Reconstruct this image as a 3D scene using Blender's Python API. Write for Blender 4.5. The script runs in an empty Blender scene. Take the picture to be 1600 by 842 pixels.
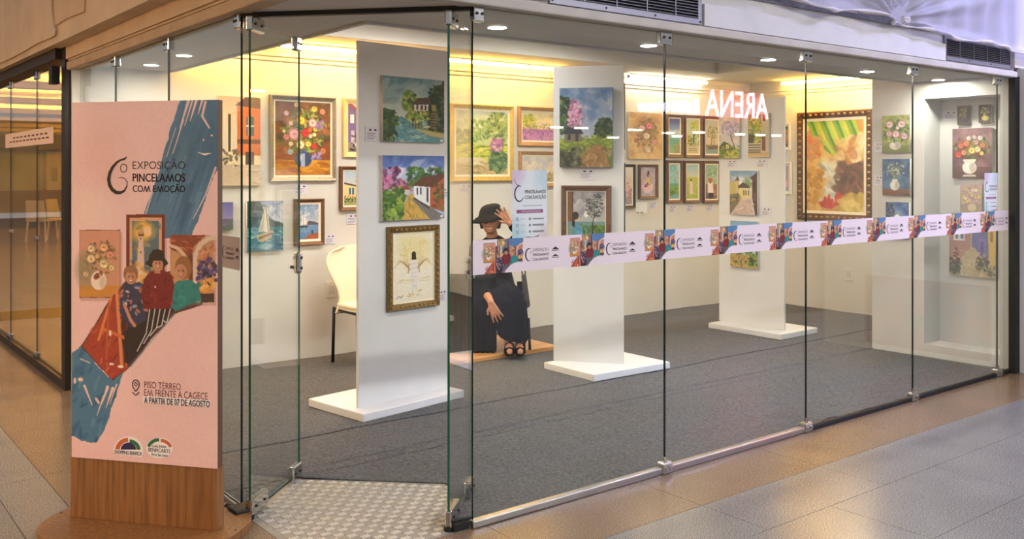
import bpy, bmesh, math, random
import numpy as np
from mathutils import Vector, Matrix
random.seed(7)
SC = bpy.context.scene
COL = SC.collection

# ------------------------------------------------------------------ camera, world, exposure
F = 1458.0; CX = 800.0; HY = 267.0
CAM = (-2.279, -3.191, 1.5)
FW = (0.6161, 0.7877); RT = (0.7877, -0.6161)
cd = bpy.data.cameras.new('camera'); cam = bpy.data.objects.new('camera', cd); COL.objects.link(cam)
cam.location = CAM
cam.rotation_euler = (math.pi/2, 0, -math.atan2(FW[0], FW[1]))
cd.sensor_width = 36.0; cd.lens = F/1600*36; cd.shift_y = -(421-HY)/1600; cd.clip_end = 300
SC.camera = cam
W = bpy.data.worlds.new('world'); SC.world = W; W.use_nodes = True
bg = W.node_tree.nodes['Background']; bg.inputs[0].default_value = (0.80, 0.79, 0.78, 1); bg.inputs[1].default_value = 0.45
SC.view_settings.view_transform = 'Standard'; SC.view_settings.look = 'None'
SC.view_settings.exposure = 0.0; SC.view_settings.gamma = 1.0; SC.view_settings.use_curve_mapping = False
SC.cycles.use_denoising = True
SC.cycles.max_bounces = 10; SC.cycles.transparent_max_bounces = 32
SC.cycles.sample_clamp_indirect = 6.0
SC.cycles.caustics_reflective = False; SC.cycles.caustics_refractive = False

# ------------------------------------------------------------------ projection helpers (photo pixel -> point on a real plane)
def ray(px, py):
    k = (px-CX)/F; m = -(py-HY)/F
    return (FW[0]+k*RT[0], FW[1]+k*RT[1], m)
def on_z(px, py, z=0.0):
    d = ray(px, py); t = (z-CAM[2])/d[2]
    return (CAM[0]+t*d[0], CAM[1]+t*d[1], z)
class Wall:                       # vertical plane: a point and the direction to the viewer's right
    def __init__(s, p, u):
        n = math.hypot(*u); s.p = p; s.u = (u[0]/n, u[1]/n); s.n = (s.u[1], -s.u[0])
    def at(s, px, py):
        d = ray(px, py)
        t = ((s.p[0]-CAM[0])*s.n[0]+(s.p[1]-CAM[1])*s.n[1])/(d[0]*s.n[0]+d[1]*s.n[1])
        q = (CAM[0]+t*d[0], CAM[1]+t*d[1])
        return ((q[0]-s.p[0])*s.u[0]+(q[1]-s.p[1])*s.u[1], CAM[2]+t*d[2])
    def w(s, a, z, off=0.0):
        return (s.p[0]+a*s.u[0]+off*s.n[0], s.p[1]+a*s.u[1]+off*s.n[1], z)
    def rect(s, tl, tr, br, bl):
        a = [s.at(*q) for q in (tl, tr, br, bl)]
        x0 = (a[0][0]+a[3][0])/2; x1 = (a[1][0]+a[2][0])/2
        z1 = (a[0][1]+a[1][1])/2; z0 = (a[2][1]+a[3][1])/2
        return x0, x1, z0, z1
BACK = Wall((0, 3.68), (1, 0)); RIGHT = Wall((6.60, 0), (0, -1)); SIDE = Wall((4.97, 0), (0, -1))
NICHE = Wall((5.22, 0), (0, -1)); FRONT = Wall((0, 0), (1, 0)); LEFTG = Wall((-0.69, 0), (0, -1))
PAN1 = Wall((0.481, 1.853), (0.723, 0.091)); PAN2 = Wall((2.339, 2.202), (0.326, -0.423)); PAN3 = Wall((4.83, 0), (0, -1))

# ------------------------------------------------------------------ materials
def srgb(r, g=None, b=None):
    if g is None: r, g, b = r
    f = lambda c: (c/255/12.92) if c/255 <= 0.04045 else ((c/255+0.055)/1.055)**2.4
    return (f(r), f(g), f(b), 1)
MATS = {}
def mat(name, col=(200, 200, 200), rough=0.5, metal=0.0, noise=0.0, nscale=20.0, bump=0.0, bscale=60.0, emit=None, estr=0.0, spec=0.5, stretch=None, col2=None, coat=0.0, trans=0.0):
    if name in MATS: return MATS[name]
    m = bpy.data.materials.new(name); m.use_nodes = True
    nt = m.node_tree; N = nt.nodes; L = nt.links; b = N['Principled BSDF']
    b.inputs['Base Color'].default_value = srgb(col); b.inputs['Roughness'].default_value = rough
    b.inputs['Metallic'].default_value = metal; b.inputs['Specular IOR Level'].default_value = spec
    if coat: b.inputs['Coat Weight'].default_value = coat; b.inputs['Coat Roughness'].default_value = 0.1
    if trans: b.inputs['Transmission Weight'].default_value = trans
    if emit is not None:
        b.inputs['Emission Color'].default_value = srgb(emit); b.inputs['Emission Strength'].default_value = estr
    if noise or bump or col2:
        tc = N.new('ShaderNodeTexCoord'); mp = N.new('ShaderNodeMapping'); L.new(tc.outputs['Object'], mp.inputs['Vector'])
        if stretch: mp.inputs['Scale'].default_value = stretch
    if noise or col2:
        nz = N.new('ShaderNodeTexNoise'); nz.inputs['Scale'].default_value = nscale; nz.inputs['Detail'].default_value = 5
        L.new(mp.outputs['Vector'], nz.inputs['Vector'])
        rp = N.new('ShaderNodeValToRGB'); rp.color_ramp.elements[0].position = 0.3; rp.color_ramp.elements[1].position = 0.7
        c = srgb(col)
        if col2: c0, c1 = srgb(col2), c
        else:
            c0 = tuple(max(0, v*(1-noise)) for v in c[:3])+(1,); c1 = tuple(min(1, v*(1+noise)) for v in c[:3])+(1,)
        rp.color_ramp.elements[0].color = c0; rp.color_ramp.elements[1].color = c1
        L.new(nz.outputs['Fac'], rp.inputs['Fac']); L.new(rp.outputs['Color'], b.inputs['Base Color'])
    if bump:
        n2 = N.new('ShaderNodeTexNoise'); n2.inputs['Scale'].default_value = bscale; n2.inputs['Detail'].default_value = 4
        L.new(mp.outputs['Vector'], n2.inputs['Vector'])
        bp = N.new('ShaderNodeBump'); bp.inputs['Strength'].default_value = bump; bp.inputs['Distance'].default_value = 0.01
        L.new(n2.outputs['Fac'], bp.inputs['Height']); L.new(bp.outputs['Normal'], b.inputs['Normal'])
    MATS[name] = m; return m
def glass_mat(name, tint=(0.965, 0.985, 0.975), ior=1.5):
    m = bpy.data.materials.new(name); m.use_nodes = True; nt = m.node_tree; N = nt.nodes; L = nt.links
    for n in list(N): N.remove(n)
    out = N.new('ShaderNodeOutputMaterial'); mix = N.new('ShaderNodeMixShader'); tr = N.new('ShaderNodeBsdfTransparent'); gl = N.new('ShaderNodeBsdfGlossy')
    ge = N.new('ShaderNodeNewGeometry'); dt = N.new('ShaderNodeVectorMath'); dt.operation = 'DOT_PRODUCT'
    L.new(ge.outputs['Normal'], dt.inputs[0]); L.new(ge.outputs['Incoming'], dt.inputs[1])
    def mth(op, x, y):
        q = N.new('ShaderNodeMath'); q.operation = op
        for i, t in enumerate((x, y)):
            if t is None: continue
            if isinstance(t, (int, float)): q.inputs[i].default_value = t
            else: L.new(t, q.inputs[i])
        return q.outputs[0]
    ab = mth('ABSOLUTE', dt.outputs['Value'], None); om = mth('SUBTRACT', 1.0, ab); p5 = mth('POWER', om, 5.0)
    fac = mth('ADD', mth('MULTIPLY', p5, 0.96), 0.04)          # thin-pane reflectance (Schlick), the same from both sides
    tr.inputs['Color'].default_value = tint+(1,); gl.inputs['Roughness'].default_value = 0.0; gl.inputs['Color'].default_value = (1, 1, 1, 1)
    L.new(fac, mix.inputs[0]); L.new(tr.outputs[0], mix.inputs[1]); L.new(gl.outputs[0], mix.inputs[2]); L.new(mix.outputs[0], out.inputs[0])
    MATS[name] = m; return m
def granite(name, c1, c2, c3, rough=0.24):
    m = bpy.data.materials.new(name); m.use_nodes = True; nt = m.node_tree; N = nt.nodes; L = nt.links; b = N['Principled BSDF']
    tc = N.new('ShaderNodeTexCoord'); n1 = N.new('ShaderNodeTexNoise'); n1.inputs['Scale'].default_value = 170; n1.inputs['Detail'].default_value = 6; n1.inputs['Roughness'].default_value = 0.75
    L.new(tc.outputs['Object'], n1.inputs['Vector'])
    r1 = N.new('ShaderNodeValToRGB'); e = r1.color_ramp.elements; e[0].position = 0.36; e[0].color = srgb(c2); e[1].position = 0.66; e[1].color = srgb(c3)
    x = e.new(0.5); x.color = srgb(c1)
    L.new(n1.outputs['Fac'], r1.inputs['Fac'])
    n2 = N.new('ShaderNodeTexNoise'); n2.inputs['Scale'].default_value = 2.2; n2.inputs['Detail'].default_value = 4; L.new(tc.outputs['Object'], n2.inputs['Vector'])
    mx = N.new('ShaderNodeMixRGB'); mx.blend_type = 'MULTIPLY'; mx.inputs[0].default_value = 0.55
    r2 = N.new('ShaderNodeValToRGB'); r2.color_ramp.elements[0].position = 0.3; r2.color_ramp.elements[0].color = (0.62, 0.62, 0.62, 1); r2.color_ramp.elements[1].position = 0.7
    L.new(n2.outputs['Fac'], r2.inputs['Fac']); L.new(r1.outputs[0], mx.inputs[1]); L.new(r2.outputs[0], mx.inputs[2]); L.new(mx.outputs[0], b.inputs['Base Color'])
    b.inputs['Roughness'].default_value = rough; b.inputs['Specular IOR Level'].default_value = 0.5
    MATS[name] = m; return m
def attr_mat(name, rough=0.55, bump=0.0, bscale=180):
    m = bpy.data.materials.new(name); m.use_nodes = True; nt = m.node_tree; N = nt.nodes; L = nt.links; b = N['Principled BSDF']
    a = N.new('ShaderNodeAttribute'); a.attribute_name = 'paint'; L.new(a.outputs['Color'], b.inputs['Base Color']); b.inputs['Roughness'].default_value = rough
    if bump:
        tc = N.new('ShaderNodeTexCoord'); n2 = N.new('ShaderNodeTexNoise'); n2.inputs['Scale'].default_value = bscale; L.new(tc.outputs['Object'], n2.inputs['Vector'])
        bp = N.new('ShaderNodeBump'); bp.inputs['Strength'].default_value = bump; bp.inputs['Distance'].default_value = 0.004
        L.new(n2.outputs['Fac'], bp.inputs['Height']); L.new(bp.outputs['Normal'], b.inputs['Normal'])
    MATS[name] = m; return m

GLASS = glass_mat('clear_glass'); EDGE = mat('glass_edge_green', (28, 92, 70), 0.15, spec=0.8)
EDGED = mat('glass_edge_dark', (16, 34, 30), 0.2)
WALLM = mat('white_wall_paint', (226, 222, 214), 0.75, noise=0.03, nscale=3, bump=0.05)
CEILM = mat('ceiling_paint', (205, 202, 196), 0.85, noise=0.03, nscale=2)
SIDEM = mat('grey_white_wall_paint', (205, 206, 206), 0.8, noise=0.04, nscale=3, bump=0.05)
PANM = mat('white_panel_paint', (226, 228, 232), 0.55, noise=0.03, nscale=4, bump=0.04)
FASCIA = mat('fascia_plaster', (196, 190, 180), 0.8, noise=0.10, nscale=5, bump=0.2, bscale=25)
BEIGE = mat('beige_plasterboard', (206, 184, 158), 0.85, noise=0.10, nscale=3, bump=0.15, bscale=30)
BOARD = mat('white_plasterboard', (214, 212, 212), 0.8, noise=0.05, nscale=6)
ALU = mat('brushed_aluminium', (190, 190, 188), 0.28, 1.0, bump=0.1, bscale=40)
CHROME = mat('chrome', (205, 205, 205), 0.12, 1.0)
BLACKM = mat('black_rubber', (16, 16, 17), 0.6)
DARKP = mat('dark_bronze_post', (44, 36, 30), 0.45, 0.2)
CARPET = mat('charcoal_carpet', (95, 96, 99), 0.95, noise=0.36, nscale=75, bump=0.5, bscale=220, spec=0.1)
GRB = granite('brown_granite', (126, 103, 82), (70, 54, 40), (184, 162, 138))
GRG = granite('grey_granite', (124, 123, 122), (66, 66, 67), (182, 181, 178))
GROUT = mat('dark_grout', (62, 56, 50), 0.7)
WOOD = mat('wood_laminate', (150, 104, 62), 0.42, col2=(112, 72, 40), nscale=7, stretch=(9, 9, 0.55), bump=0.05)
WOODL = mat('wood_platform', (232, 176, 116), 0.35, col2=(206, 148, 92), nscale=6, stretch=(0.6, 9, 9))
PRINTK = mat('black_print', (24, 22, 24), 0.6); PRINTB = mat('brown_print', (112, 52, 50), 0.6); PRINTW = mat('white_print', (244, 240, 240), 0.6)
CANVAS = attr_mat('painted_canvas', 0.5, 0.25); PRINT = attr_mat('printed_vinyl', 0.5, 0.12, 260)

# ------------------------------------------------------------------ mesh builder
ORG = {}
def link(o, parent=None):
    COL.objects.link(o)
    if parent is not None: o.parent = parent
    return o
def root(name, loc, label=None, cat=None, group=None, kind=None):
    o = bpy.data.objects.new(name, None); o.empty_display_size = 0.1; o.location = loc; COL.objects.link(o); ORG[o.name] = Vector(loc)
    return tag(o, label, cat, group, kind)
def tag(o, label=None, cat=None, group=None, kind=None):
    if label: o['label'] = label
    if cat: o['category'] = cat
    if group: o['group'] = group
    if kind: o['kind'] = kind
    return o
class MB:
    def __init__(s): s.v = []; s.f = []; s.m = []; s.cur = 0
    def add(s, vs, fs):
        b = len(s.v); s.v += [tuple(p) for p in vs]; s.f += [tuple(b+i for i in f) for f in fs]; s.m += [s.cur]*len(fs); return s
    def box(s, x0, x1, y0, y1, z0, z1):
        return s.add([(x0,y0,z0),(x1,y0,z0),(x1,y1,z0),(x0,y1,z0),(x0,y0,z1),(x1,y0,z1),(x1,y1,z1),(x0,y1,z1)],
                     [(0,3,2,1),(4,5,6,7),(0,1,5,4),(1,2,6,5),(2,3,7,6),(3,0,4,7)])
    def obox(s, w, a0, a1, z0, z1, o0, o1):        # box on a Wall: along a, z, offset towards the viewer
        P = [w.w(a, z, o) for o in (o0, o1) for z in (z0, z1) for a in (a0, a1)]
        return s.add(P, [(0,2,3,1),(4,5,7,6),(0,1,5,4),(1,3,7,5),(3,2,6,7),(2,0,4,6)])
    def prism(s, poly, z0, z1):
        n = len(poly); vs = [(p[0],p[1],z0) for p in poly]+[(p[0],p[1],z1) for p in poly]
        return s.add(vs, [tuple(range(n-1,-1,-1)), tuple(range(n,2*n))]+[(i,(i+1)%n,n+(i+1)%n,n+i) for i in range(n)])
    def tube(s, pts, r, n=8, caps=True):
        pts = [Vector(p) for p in pts]; rs = r if isinstance(r, (list, tuple)) else [r]*len(pts); vs = []; up = None
        for i, p in enumerate(pts):
            t = (pts[min(i+1,len(pts)-1)]-pts[max(i-1,0)]).normalized()
            a = up if up is not None else (Vector((0,0,1)) if abs(t.z) < 0.9 else Vector((1,0,0)))
            x = (a - t*a.dot(t)).normalized(); up = x; y = t.cross(x)
            for k in range(n):
                q = 2*math.pi*k/n; vs.append(p+(x*math.cos(q)+y*math.sin(q))*rs[i])
        fs = [(i*n+k, i*n+(k+1)%n, (i+1)*n+(k+1)%n, (i+1)*n+k) for i in range(len(pts)-1) for k in range(n)]
        if caps: fs += [tuple(range(n-1,-1,-1)), tuple((len(pts)-1)*n+k for k in range(n))]
        return s.add(vs, fs)
    def lathe(s, prof, c=(0,0,0), n=24, sx=1, sy=1):
        vs = []; fs = []
        for (r, z) in prof:
            for k in range(n):
                q = 2*math.pi*k/n; vs.append((c[0]+sx*r*math.cos(q), c[1]+sy*r*math.sin(q), c[2]+z))
        for i in range(len(prof)-1):
            for k in range(n): fs.append((i*n+k, i*n+(k+1)%n, (i+1)*n+(k+1)%n, (i+1)*n+k))
        fs += [tuple(range(n-1,-1,-1)), tuple((len(prof)-1)*n+k for k in range(n))]
        return s.add(vs, fs)
    def mesh(s, name, mats, org=(0,0,0), smooth=False):
        me = bpy.data.meshes.new(name); o = Vector(org)
        me.from_pydata([Vector(p)-o for p in s.v], [], s.f)
        for m in (mats if isinstance(mats, (list, tuple)) else [mats]): me.materials.append(m)
        if max(s.m, default=0): me.polygons.foreach_set('material_index', s.m)
        if smooth: me.polygons.foreach_set('use_smooth', [True]*len(me.polygons))
        me.update(); return me
    def build(s, name, mats, parent=None, smooth=False, bevel=0.0, origin=None):
        org = ORG[parent.name] if parent is not None else Vector(origin or (0,0,0))
        o = bpy.data.objects.new(name, s.mesh(name, mats, org, smooth)); link(o, parent)
        if parent is None: o.location = org
        ORG[o.name] = org
        if bevel:
            b = o.modifiers.new('bevel', 'BEVEL'); b.width = bevel; b.segments = 2; b.limit_method = 'ANGLE'
        return o
def box(name, m, x0, x1, y0, y1, z0, z1, parent=None, bevel=0.0):
    return MB().box(x0,x1,y0,y1,z0,z1).build(name, m, parent, bevel=bevel, origin=None if parent else ((x0+x1)/2,(y0+y1)/2,z0))
def dup(o, loc=None, parent=None):
    c = o.copy(); COL.objects.link(c); c.parent = parent
    if loc is not None: c.location = loc
    return c
# ================================================================== STRUCTURE
H = 2.22                     # low soffit; main ceiling 2.50; tray 2.60
S = dict(kind='structure')
def struct(o): o['kind'] = 'structure'; return o
# mall floor: grout slab, individually laid granite slabs
floor = struct(MB().box(-16, 16, -26, 30, -0.08, -0.004).build('floor', [GRG]))
def tiles(xs, ys, m):
    for i in range(len(xs)-1):
        for j in range(len(ys)-1):
            g = 0.0016
            MB().box(xs[i]+g, xs[i+1]-g, ys[j]+g, ys[j+1]-g, -0.012, 0.0).build('floor_tile', m, floor)
bed = MB().box(-4.2, 7.2, -3.1, 0.0, -0.02, -0.003).box(-4.2, -0.69, 0.0, 8.0, -0.02, -0.003).build('floor_grout', GROUT, floor)
rx = [-3.55, -2.65, -1.745, -0.84, 0.065, 0.97, 1.873, 2.78, 3.68, 4.585, 5.49, 6.4]
tiles([-1.27]+rx[3:], [-0.42, 0.0], GRB)
rows = [-0.42, -0.778, -1.25, -1.72, -2.19, -2.66]
for j in range(len(rows)-1):
    off = 0.0 if j % 2 == 0 else 0.45
    tiles([x+off for x in rx[2:]] if j else [-1.27]+rx[3:], [rows[j+1], rows[j]], GRG)
ly = [0.0, 0.97, 1.87, 2.77, 3.67, 4.57, 5.47, 6.37, 7.3]
tiles([-1.27, -0.69], ly, GRB)
cols = [-1.27, -1.497, -1.97, -2.44, -2.91, -3.38]
for j in range(len(cols)-1):
    off = 0.0 if j % 2 == 0 else -0.04
    tiles([cols[j+1], cols[j]], [-0.40+off]+[y+off+0.93*(0.0 if j else 0.0) for y in (0.93, 1.83, 2.73, 3.63, 4.53, 5.43, 6.33, 7.2)], GRG)
# entrance threshold of ribbed anti-slip blocks in the open corner
tread = struct(MB().prism([(-0.69, 0.0), (0.03, 0.0), (0.24, 0.33), (0.23, 0.53), (-0.31, 1.05), (-0.69, 0.70)], -0.02, 0.001).build('floor_threshold', mat('threshold_stone', (140, 136, 129), 0.45, noise=0.12, nscale=30)))
RIB = mat('threshold_rib', (226, 222, 214), 0.35, noise=0.08, nscale=60)
cell = 0.040
rib = MB()
for k in range(5):
    x = -cell/2+0.0045+k*(cell-0.001)/5; rib.box(x+0.001, x+0.0046, -cell/2+0.006, cell/2-0.006, 0, 0.0042)
ribme = rib.mesh('tread_block', RIB)
rim = MB().box(-cell/2+0.002, cell/2-0.002, -cell/2+0.004, cell/2-0.004, 0, 0.0012).mesh('tread_pad', mat('threshold_pad', (150, 146, 139), 0.5, noise=0.1, nscale=40))
def inside(p, poly):
    c = False; n = len(poly)
    for i in range(n):
        a, b = poly[i], poly[(i+1) % n]
        if (a[1] > p[1]) != (b[1] > p[1]) and p[0] < (b[0]-a[0])*(p[1]-a[1])/(b[1]-a[1])+a[0]: c = not c
    return c
tp = [(-0.66, 0.02), (0.0, 0.02), (0.21, 0.33), (0.20, 0.50), (-0.31, 1.01), (-0.66, 0.69)]
for i in range(-18, 8):
    for j in range(0, 27):
        p = (i*cell, 0.03+j*cell)
        if inside(p, tp):
            o = bpy.data.objects.new('tread_block', ribme if (i+j) % 2 == 0 else rim); link(o, tread); o.location = (p[0], p[1], 0.001)

# shop walls
struct(box('wall_back', WALLM, -0.72, 6.75, 3.68, 3.80, 0, 3.2))
struct(box('wall_right', WALLM, 6.60, 6.75, 1.0, 3.68, 0, 3.2))
sw = MB()          # side wall at r=4.97 with a niche
sw.box(4.97, 5.22, 0.686, 1.142, 0, 2.6); sw.box(4.97, 5.35, 0.0, 0.09, 0, 2.6); sw.box(4.97, 5.22, 0.09, 0.686, 0, 0.105); sw.box(4.97, 5.22, 0.09, 0.686, 2.08, 2.6)
sw.box(5.22, 5.35, 0.0, 1.142, 0, 2.6); sw.box(5.35, 6.7, 1.0, 1.142, 0, 2.6)
struct(sw.build('wall_side', SIDEM))
struct(MB().box(4.90, 4.972, -0.05, -0.002, 0, 2.2).build('trim_jamb', BLACKM))
struct(box('wall_neighbour', mat('white_gloss_panel', (238, 238, 246), 0.35, noise=0.02, nscale=3), 4.972, 5.2, -1.6, -0.03, 0, 2.26))
box('kiosk_poster', mat('pink_blue_poster', (206, 120, 130), 0.5, col2=(90, 130, 160), nscale=6), 4.962, 4.968, -1.2, -0.16, 0.05, 0.62)
tag(bpy.data.objects['kiosk_poster'], 'edge of a pink and blue poster on white panel past the shop', 'poster')
# ceiling
c = MB()
c.box(-0.69, 6.6, 0.0, 0.79, H, 2.9)                       # front soffit
c.box(-0.69, -0.06, 0.79, 3.68, H, 2.9)                    # left soffit
ce = [(-0.06, 0.6, 0.79, 3.68), (5.2, 6.6, 0.79, 3.68), (0.6, 5.2, 0.79, 1.3), (0.6, 5.2, 3.0, 3.68)]
for a in ce: c.box(a[0], a[1], a[2], a[3], 2.50, 2.9)
c.box(0.6, 5.2, 1.3, 3.0, 2.60, 2.9)
struct(c.build('ceiling', CEILM))
def crown(w, a0, a1, name):
    prof = [(0, 2.36), (0.012, 2.36), (0.016, 2.385), (0.03, 2.395), (0.035, 2.42), (0.06, 2.45), (0.075, 2.455), (0.08, 2.50), (0, 2.50)]
    n = len(prof); m = MB()
    vs = [w.w(a, z, o) for a in (a0, a1) for (o, z) in prof]
    m.add(vs, [(i, (i+1) % n, n+(i+1) % n, n+i) for i in range(n)]+[tuple(range(n)), tuple(range(2*n-1, n-1, -1))])
    struct(m.build(name, WALLM))
crown(BACK, -0.06, 6.6, 'trim_1'); crown(RIGHT, -3.68, -1.142, 'trim_2')
lip = MB().box(-0.07, 6.6, 0.765, 0.80, H-0.012, H+0.02).box(-0.085, -0.055, 0.79, 3.6, H-0.012, H+0.02)
struct(lip.build('trim_3', CEILM))
struct(MB().box(0.56, 5.24, 2.985, 3.02, 2.485, 2.515).box(5.19, 5.225, 1.3, 3.0, 2.485, 2.515).box(0.575, 0.61, 1.3, 3.0, 2.485, 2.515).build('trim_4', CEILM))
struct(box('roof', FASCIA, -0.9, 16, -0.02, 3.8, 2.9, 3.1))  # unseen slab added to keep world light from leaking into the shop
struct(MB().box(4.97, 16, -0.02, 0.1, 2.2, 2.9).build('wall_mall', FASCIA))

# carpet: two sheets meeting at a wavy seam
carpet = root('carpet', (2.5, 1.6, 0), 'charcoal needle-felt carpet laid over the gallery floor', 'carpet')
def noise2(x, y, s, seed=0):
    return math.sin(x*s*1.3+seed*1.7+math.sin(y*s*0.9+seed))*math.cos(y*s*1.1-seed*0.6+math.sin(x*s*0.7))
def sheet(name, rows, nx, zb, edge=None, wave=None):
    vs = []; fs = []; ny = len(rows)-1
    for j, (l, a, b) in enumerate(rows):
        for i in range(nx+1):
            x = a+(b-a)*i/nx; y = l
            if wave == j: y += 0.010*noise2(x, 0, 4.3)+0.005*noise2(x, 1, 13)
            rp = noise2(x*0.9+y*1.3, y*0.35-x*0.2, 4.2, 2); rq = noise2(x*1.1+y*0.8, y*0.2, 2.4, 5)
            z = zb+0.003*noise2(x, y, 3.1)+0.012*max(0, rp-0.5)+0.010*max(0, rq-0.55)+0.0015*noise2(x, y, 11, 4)
            if edge and j <= 2: z += edge(x)*(1.0, 0.7, 0.25)[j]
            vs.append((x, y, z))
    for j in range(ny):
        for i in range(nx):
            q = j*(nx+1)+i; fs.append((q, q+1, q+nx+2, q+nx+1))
    o = MB().add(vs, fs).build(name, CARPET, carpet, smooth=True)
    s = o.modifiers.new('t', 'SOLIDIFY'); s.thickness = 0.004; s.offset = -1
    return o
def lf(l):
    if l < 0.52: return -0.06+(0.23+0.06)*max(0, (l-0.03))/0.49
    if l < 1.04: return 0.23+(-0.31-0.23)*(l-0.52)/0.52
    return -0.665
bumps = [(0.18, 0.06, 0.016), (0.55, 0.05, 0.010), (1.95, 0.10, 0.02), (2.62, 0.13, 0.028), (3.05, 0.10, 0.02), (3.4, 0.12, 0.02), (4.0, 0.2, 0.018), (4.45, 0.15, 0.015)]
def eb(x): return sum(h*math.exp(-((x-c0)/w)**2) for c0, w, h in bumps)
rr = lambda l: 4.965 if l < 1.142 else 6.595
R1 = [(0.022+(1.04-0.022)*k/40, lf(0.022+(1.04-0.022)*k/40), 4.965) for k in range(41)]; R1[-1] = (1.04, -0.31, 4.965)
R1 += [(1.0401, -0.665, 4.965), (1.09, -0.665, 4.965), (1.141, -0.665, 4.965), (1.1411, -0.665, 6.595)]+[(1.142+(1.632-1.142)*k/18, -0.665, 6.595) for k in range(1, 19)]
sheet('carpet_sheet', R1, 220, 0.007, eb, len(R1)-1)
sheet('carpet_sheet', [(1.640+(3.675-1.640)*k/70, -0.665, 6.595) for k in range(71)], 220, 0.009, None, 0)
MB().prism([(-0.67, 0.73), (-0.32, 1.045), (-0.67, 1.045)], 0.001, 0.007).build('carpet_sheet', CARPET, carpet)
MB().prism([(-0.665, 1.58), (6.6, 1.58), (6.6, 1.69), (-0.665, 1.69)], 0.0005, 0.002).build('carpet_backing', BLACKM, carpet)

# ------------------------------------------------------------------ glass fronts
GT = 2.19
def clip_part(par, w, a, z, wid, up, name='clamp'):
    m = MB(); m.obox(w, a-wid/2, a+wid/2, z-0.035, z+0.035, -0.018, 0.018)
    o = m.build(name, CHROME, par, bevel=0.006)
    s = MB()
    for dx in ((-wid/4, wid/4) if wid > 0.05 else (0,)):
        p = w.w(a+dx, z, 0.018); q = w.w(a+dx, z, 0.022); s.tube([p, q], 0.0065, 8)
    s.build('screw', BLACKM, o)['kind'] = 'stuff'
    return o
def pane_part(par, w, a0, a1, z0, z1, th=0.010, e=EDGED):
    g = 0.0025; m = MB(); m.obox(w, a0+g, a1-g, z0, z1, -th/2, th/2); m.m = [0, 0, 1, 1, 1, 1]
    return m.build('pane', [GLASS, e], par)
w1 = root('window_1', (2.36, 0, 0), kind='structure')
JR = [0.0, 1.18, 2.365, 3.54, 4.72, 4.92]
for i in range(5): pane_part(w1, FRONT, JR[i]+(0.003 if i == 0 else 0), JR[i+1], 0.032, GT)
for i, r in enumerate(JR[:5]): clip_part(w1, FRONT, r+(0.03 if i == 0 else 0), GT-0.028, 0.055 if i == 0 else 0.085, True)
rail = MB().box(0.0, 2.36, -0.018, 0.018, 0.0, 0.034).build('sill_rail', ALU, w1, bevel=0.006)
MB().box(2.36, 4.93, -0.014, 0.014, 0.0, 0.026).build('sill_gasket', BLACKM, w1, bevel=0.004)
for r in JR[1:5]:
    m = MB().box(r-0.035, r+0.035, -0.026, 0.022, 0.0, 0.055); o = m.build('floor_clamp', ALU, w1, bevel=0.008)
    MB().tube([(r-0.008, -0.012, 0.055), (r-0.008, -0.012, 0.082)], [0.008, 0.010], 10).tube([(r+0.014, -0.026, 0.03), (r+0.014, -0.034, 0.03)], 0.010, 10).tube([(r-0.016, -0.026, 0.028), (r-0.016, -0.034, 0.028)], 0.008, 10).build('bolt', CHROME, o)['kind'] = 'stuff'
w2 = root('window_2', (-0.69, 2.2, 0), kind='structure')
JL = [0.764, 1.745, 2.728, 3.70]
for i in range(3): pane_part(w2, LEFTG, -JL[i+1], -JL[i], 0.03, GT)
for i, l in enumerate(JL[:3]): clip_part(w2, LEFTG, -l-(0.03 if i == 0 else 0), GT-0.03, 0.055 if i == 0 else 0.085, True)
MB().box(-0.704, -0.676, 0.764, 3.70, 0, 0.03).build('sill_rail', ALU, w2, bevel=0.005)
struct(MB().box(-0.76, -0.66, 3.70, 3.80, 0, 2.36).build('trim_5', DARKP))
# doors (both leaves stand open, swung inwards)
def leaf(name, piv, length, label, side):
    d = (0.742, 0.670); w = Wall(piv, d)
    o = root(name, (piv[0], piv[1], 0), label, None, None, 'structure')
    m = MB(); m.obox(w, 0.0, length, 0.035, GT-0.05, -0.005, 0.005); m.m = [0, 0, 1, 1, 1, 1]
    m.build('pane', [GLASS, EDGE], o)
    def patch(a0, a1, z0, z1, nm):
        q = MB(); q.obox(w, a0, a1, z0, z1, -0.016, 0.016); x = q.build(nm, CHROME, o, bevel=0.007)
        s = MB()
        for t in (0.25, 0.75):
            a = a0+(a1-a0)*t
            for sg in (-1, 1): s.tube([w.w(a, (z0+z1)/2, sg*0.016), w.w(a, (z0+z1)/2, sg*0.020)], 0.006, 8)
        s.build('screw', BLACKM, x)['kind'] = 'stuff'
    patch(-0.01, 0.155, 0.012, 0.085, 'pivot_patch'); patch(-0.01, 0.12, GT-0.085, GT-0.02, 'pivot_patch')
    patch(length-0.10, length+0.004, 0.012, 0.085, 'patch_fitting')
    if side == 'l': patch(length-0.06, length+0.003, GT-0.11, GT-0.04, 'patch_fitting')
    k = MB(); k.obox(w, length-0.03, length+0.006, 1.0, 1.105, -0.018, 0.018); lk = k.build('lock', CHROME, o, bevel=0.014)
    s = MB()
    for z in (1.028, 1.078):
        for sg in (-1, 1): s.tube([w.w(length-0.012, z, sg*0.018), w.w(length-0.012, z, sg*0.021)], 0.008, 10)
    s.build('screw', BLACKM, lk)['kind'] = 'stuff'
    MB().tube([w.w(length-0.085, 1.04, -0.007), w.w(length-0.085, 1.04, 0.007)], 0.008, 10).build('lock_hole', BLACKM, o)
    MB().tube([(piv[0], piv[1], 0.0), (piv[0], piv[1], 0.02)], 0.02, 12).build('floor_pivot', BLACKM, o)
    return o
leaf('door_1', (-0.692, 0.672), 0.535, 'open frameless glass door leaf beside the exhibition totem', 'l')
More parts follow.
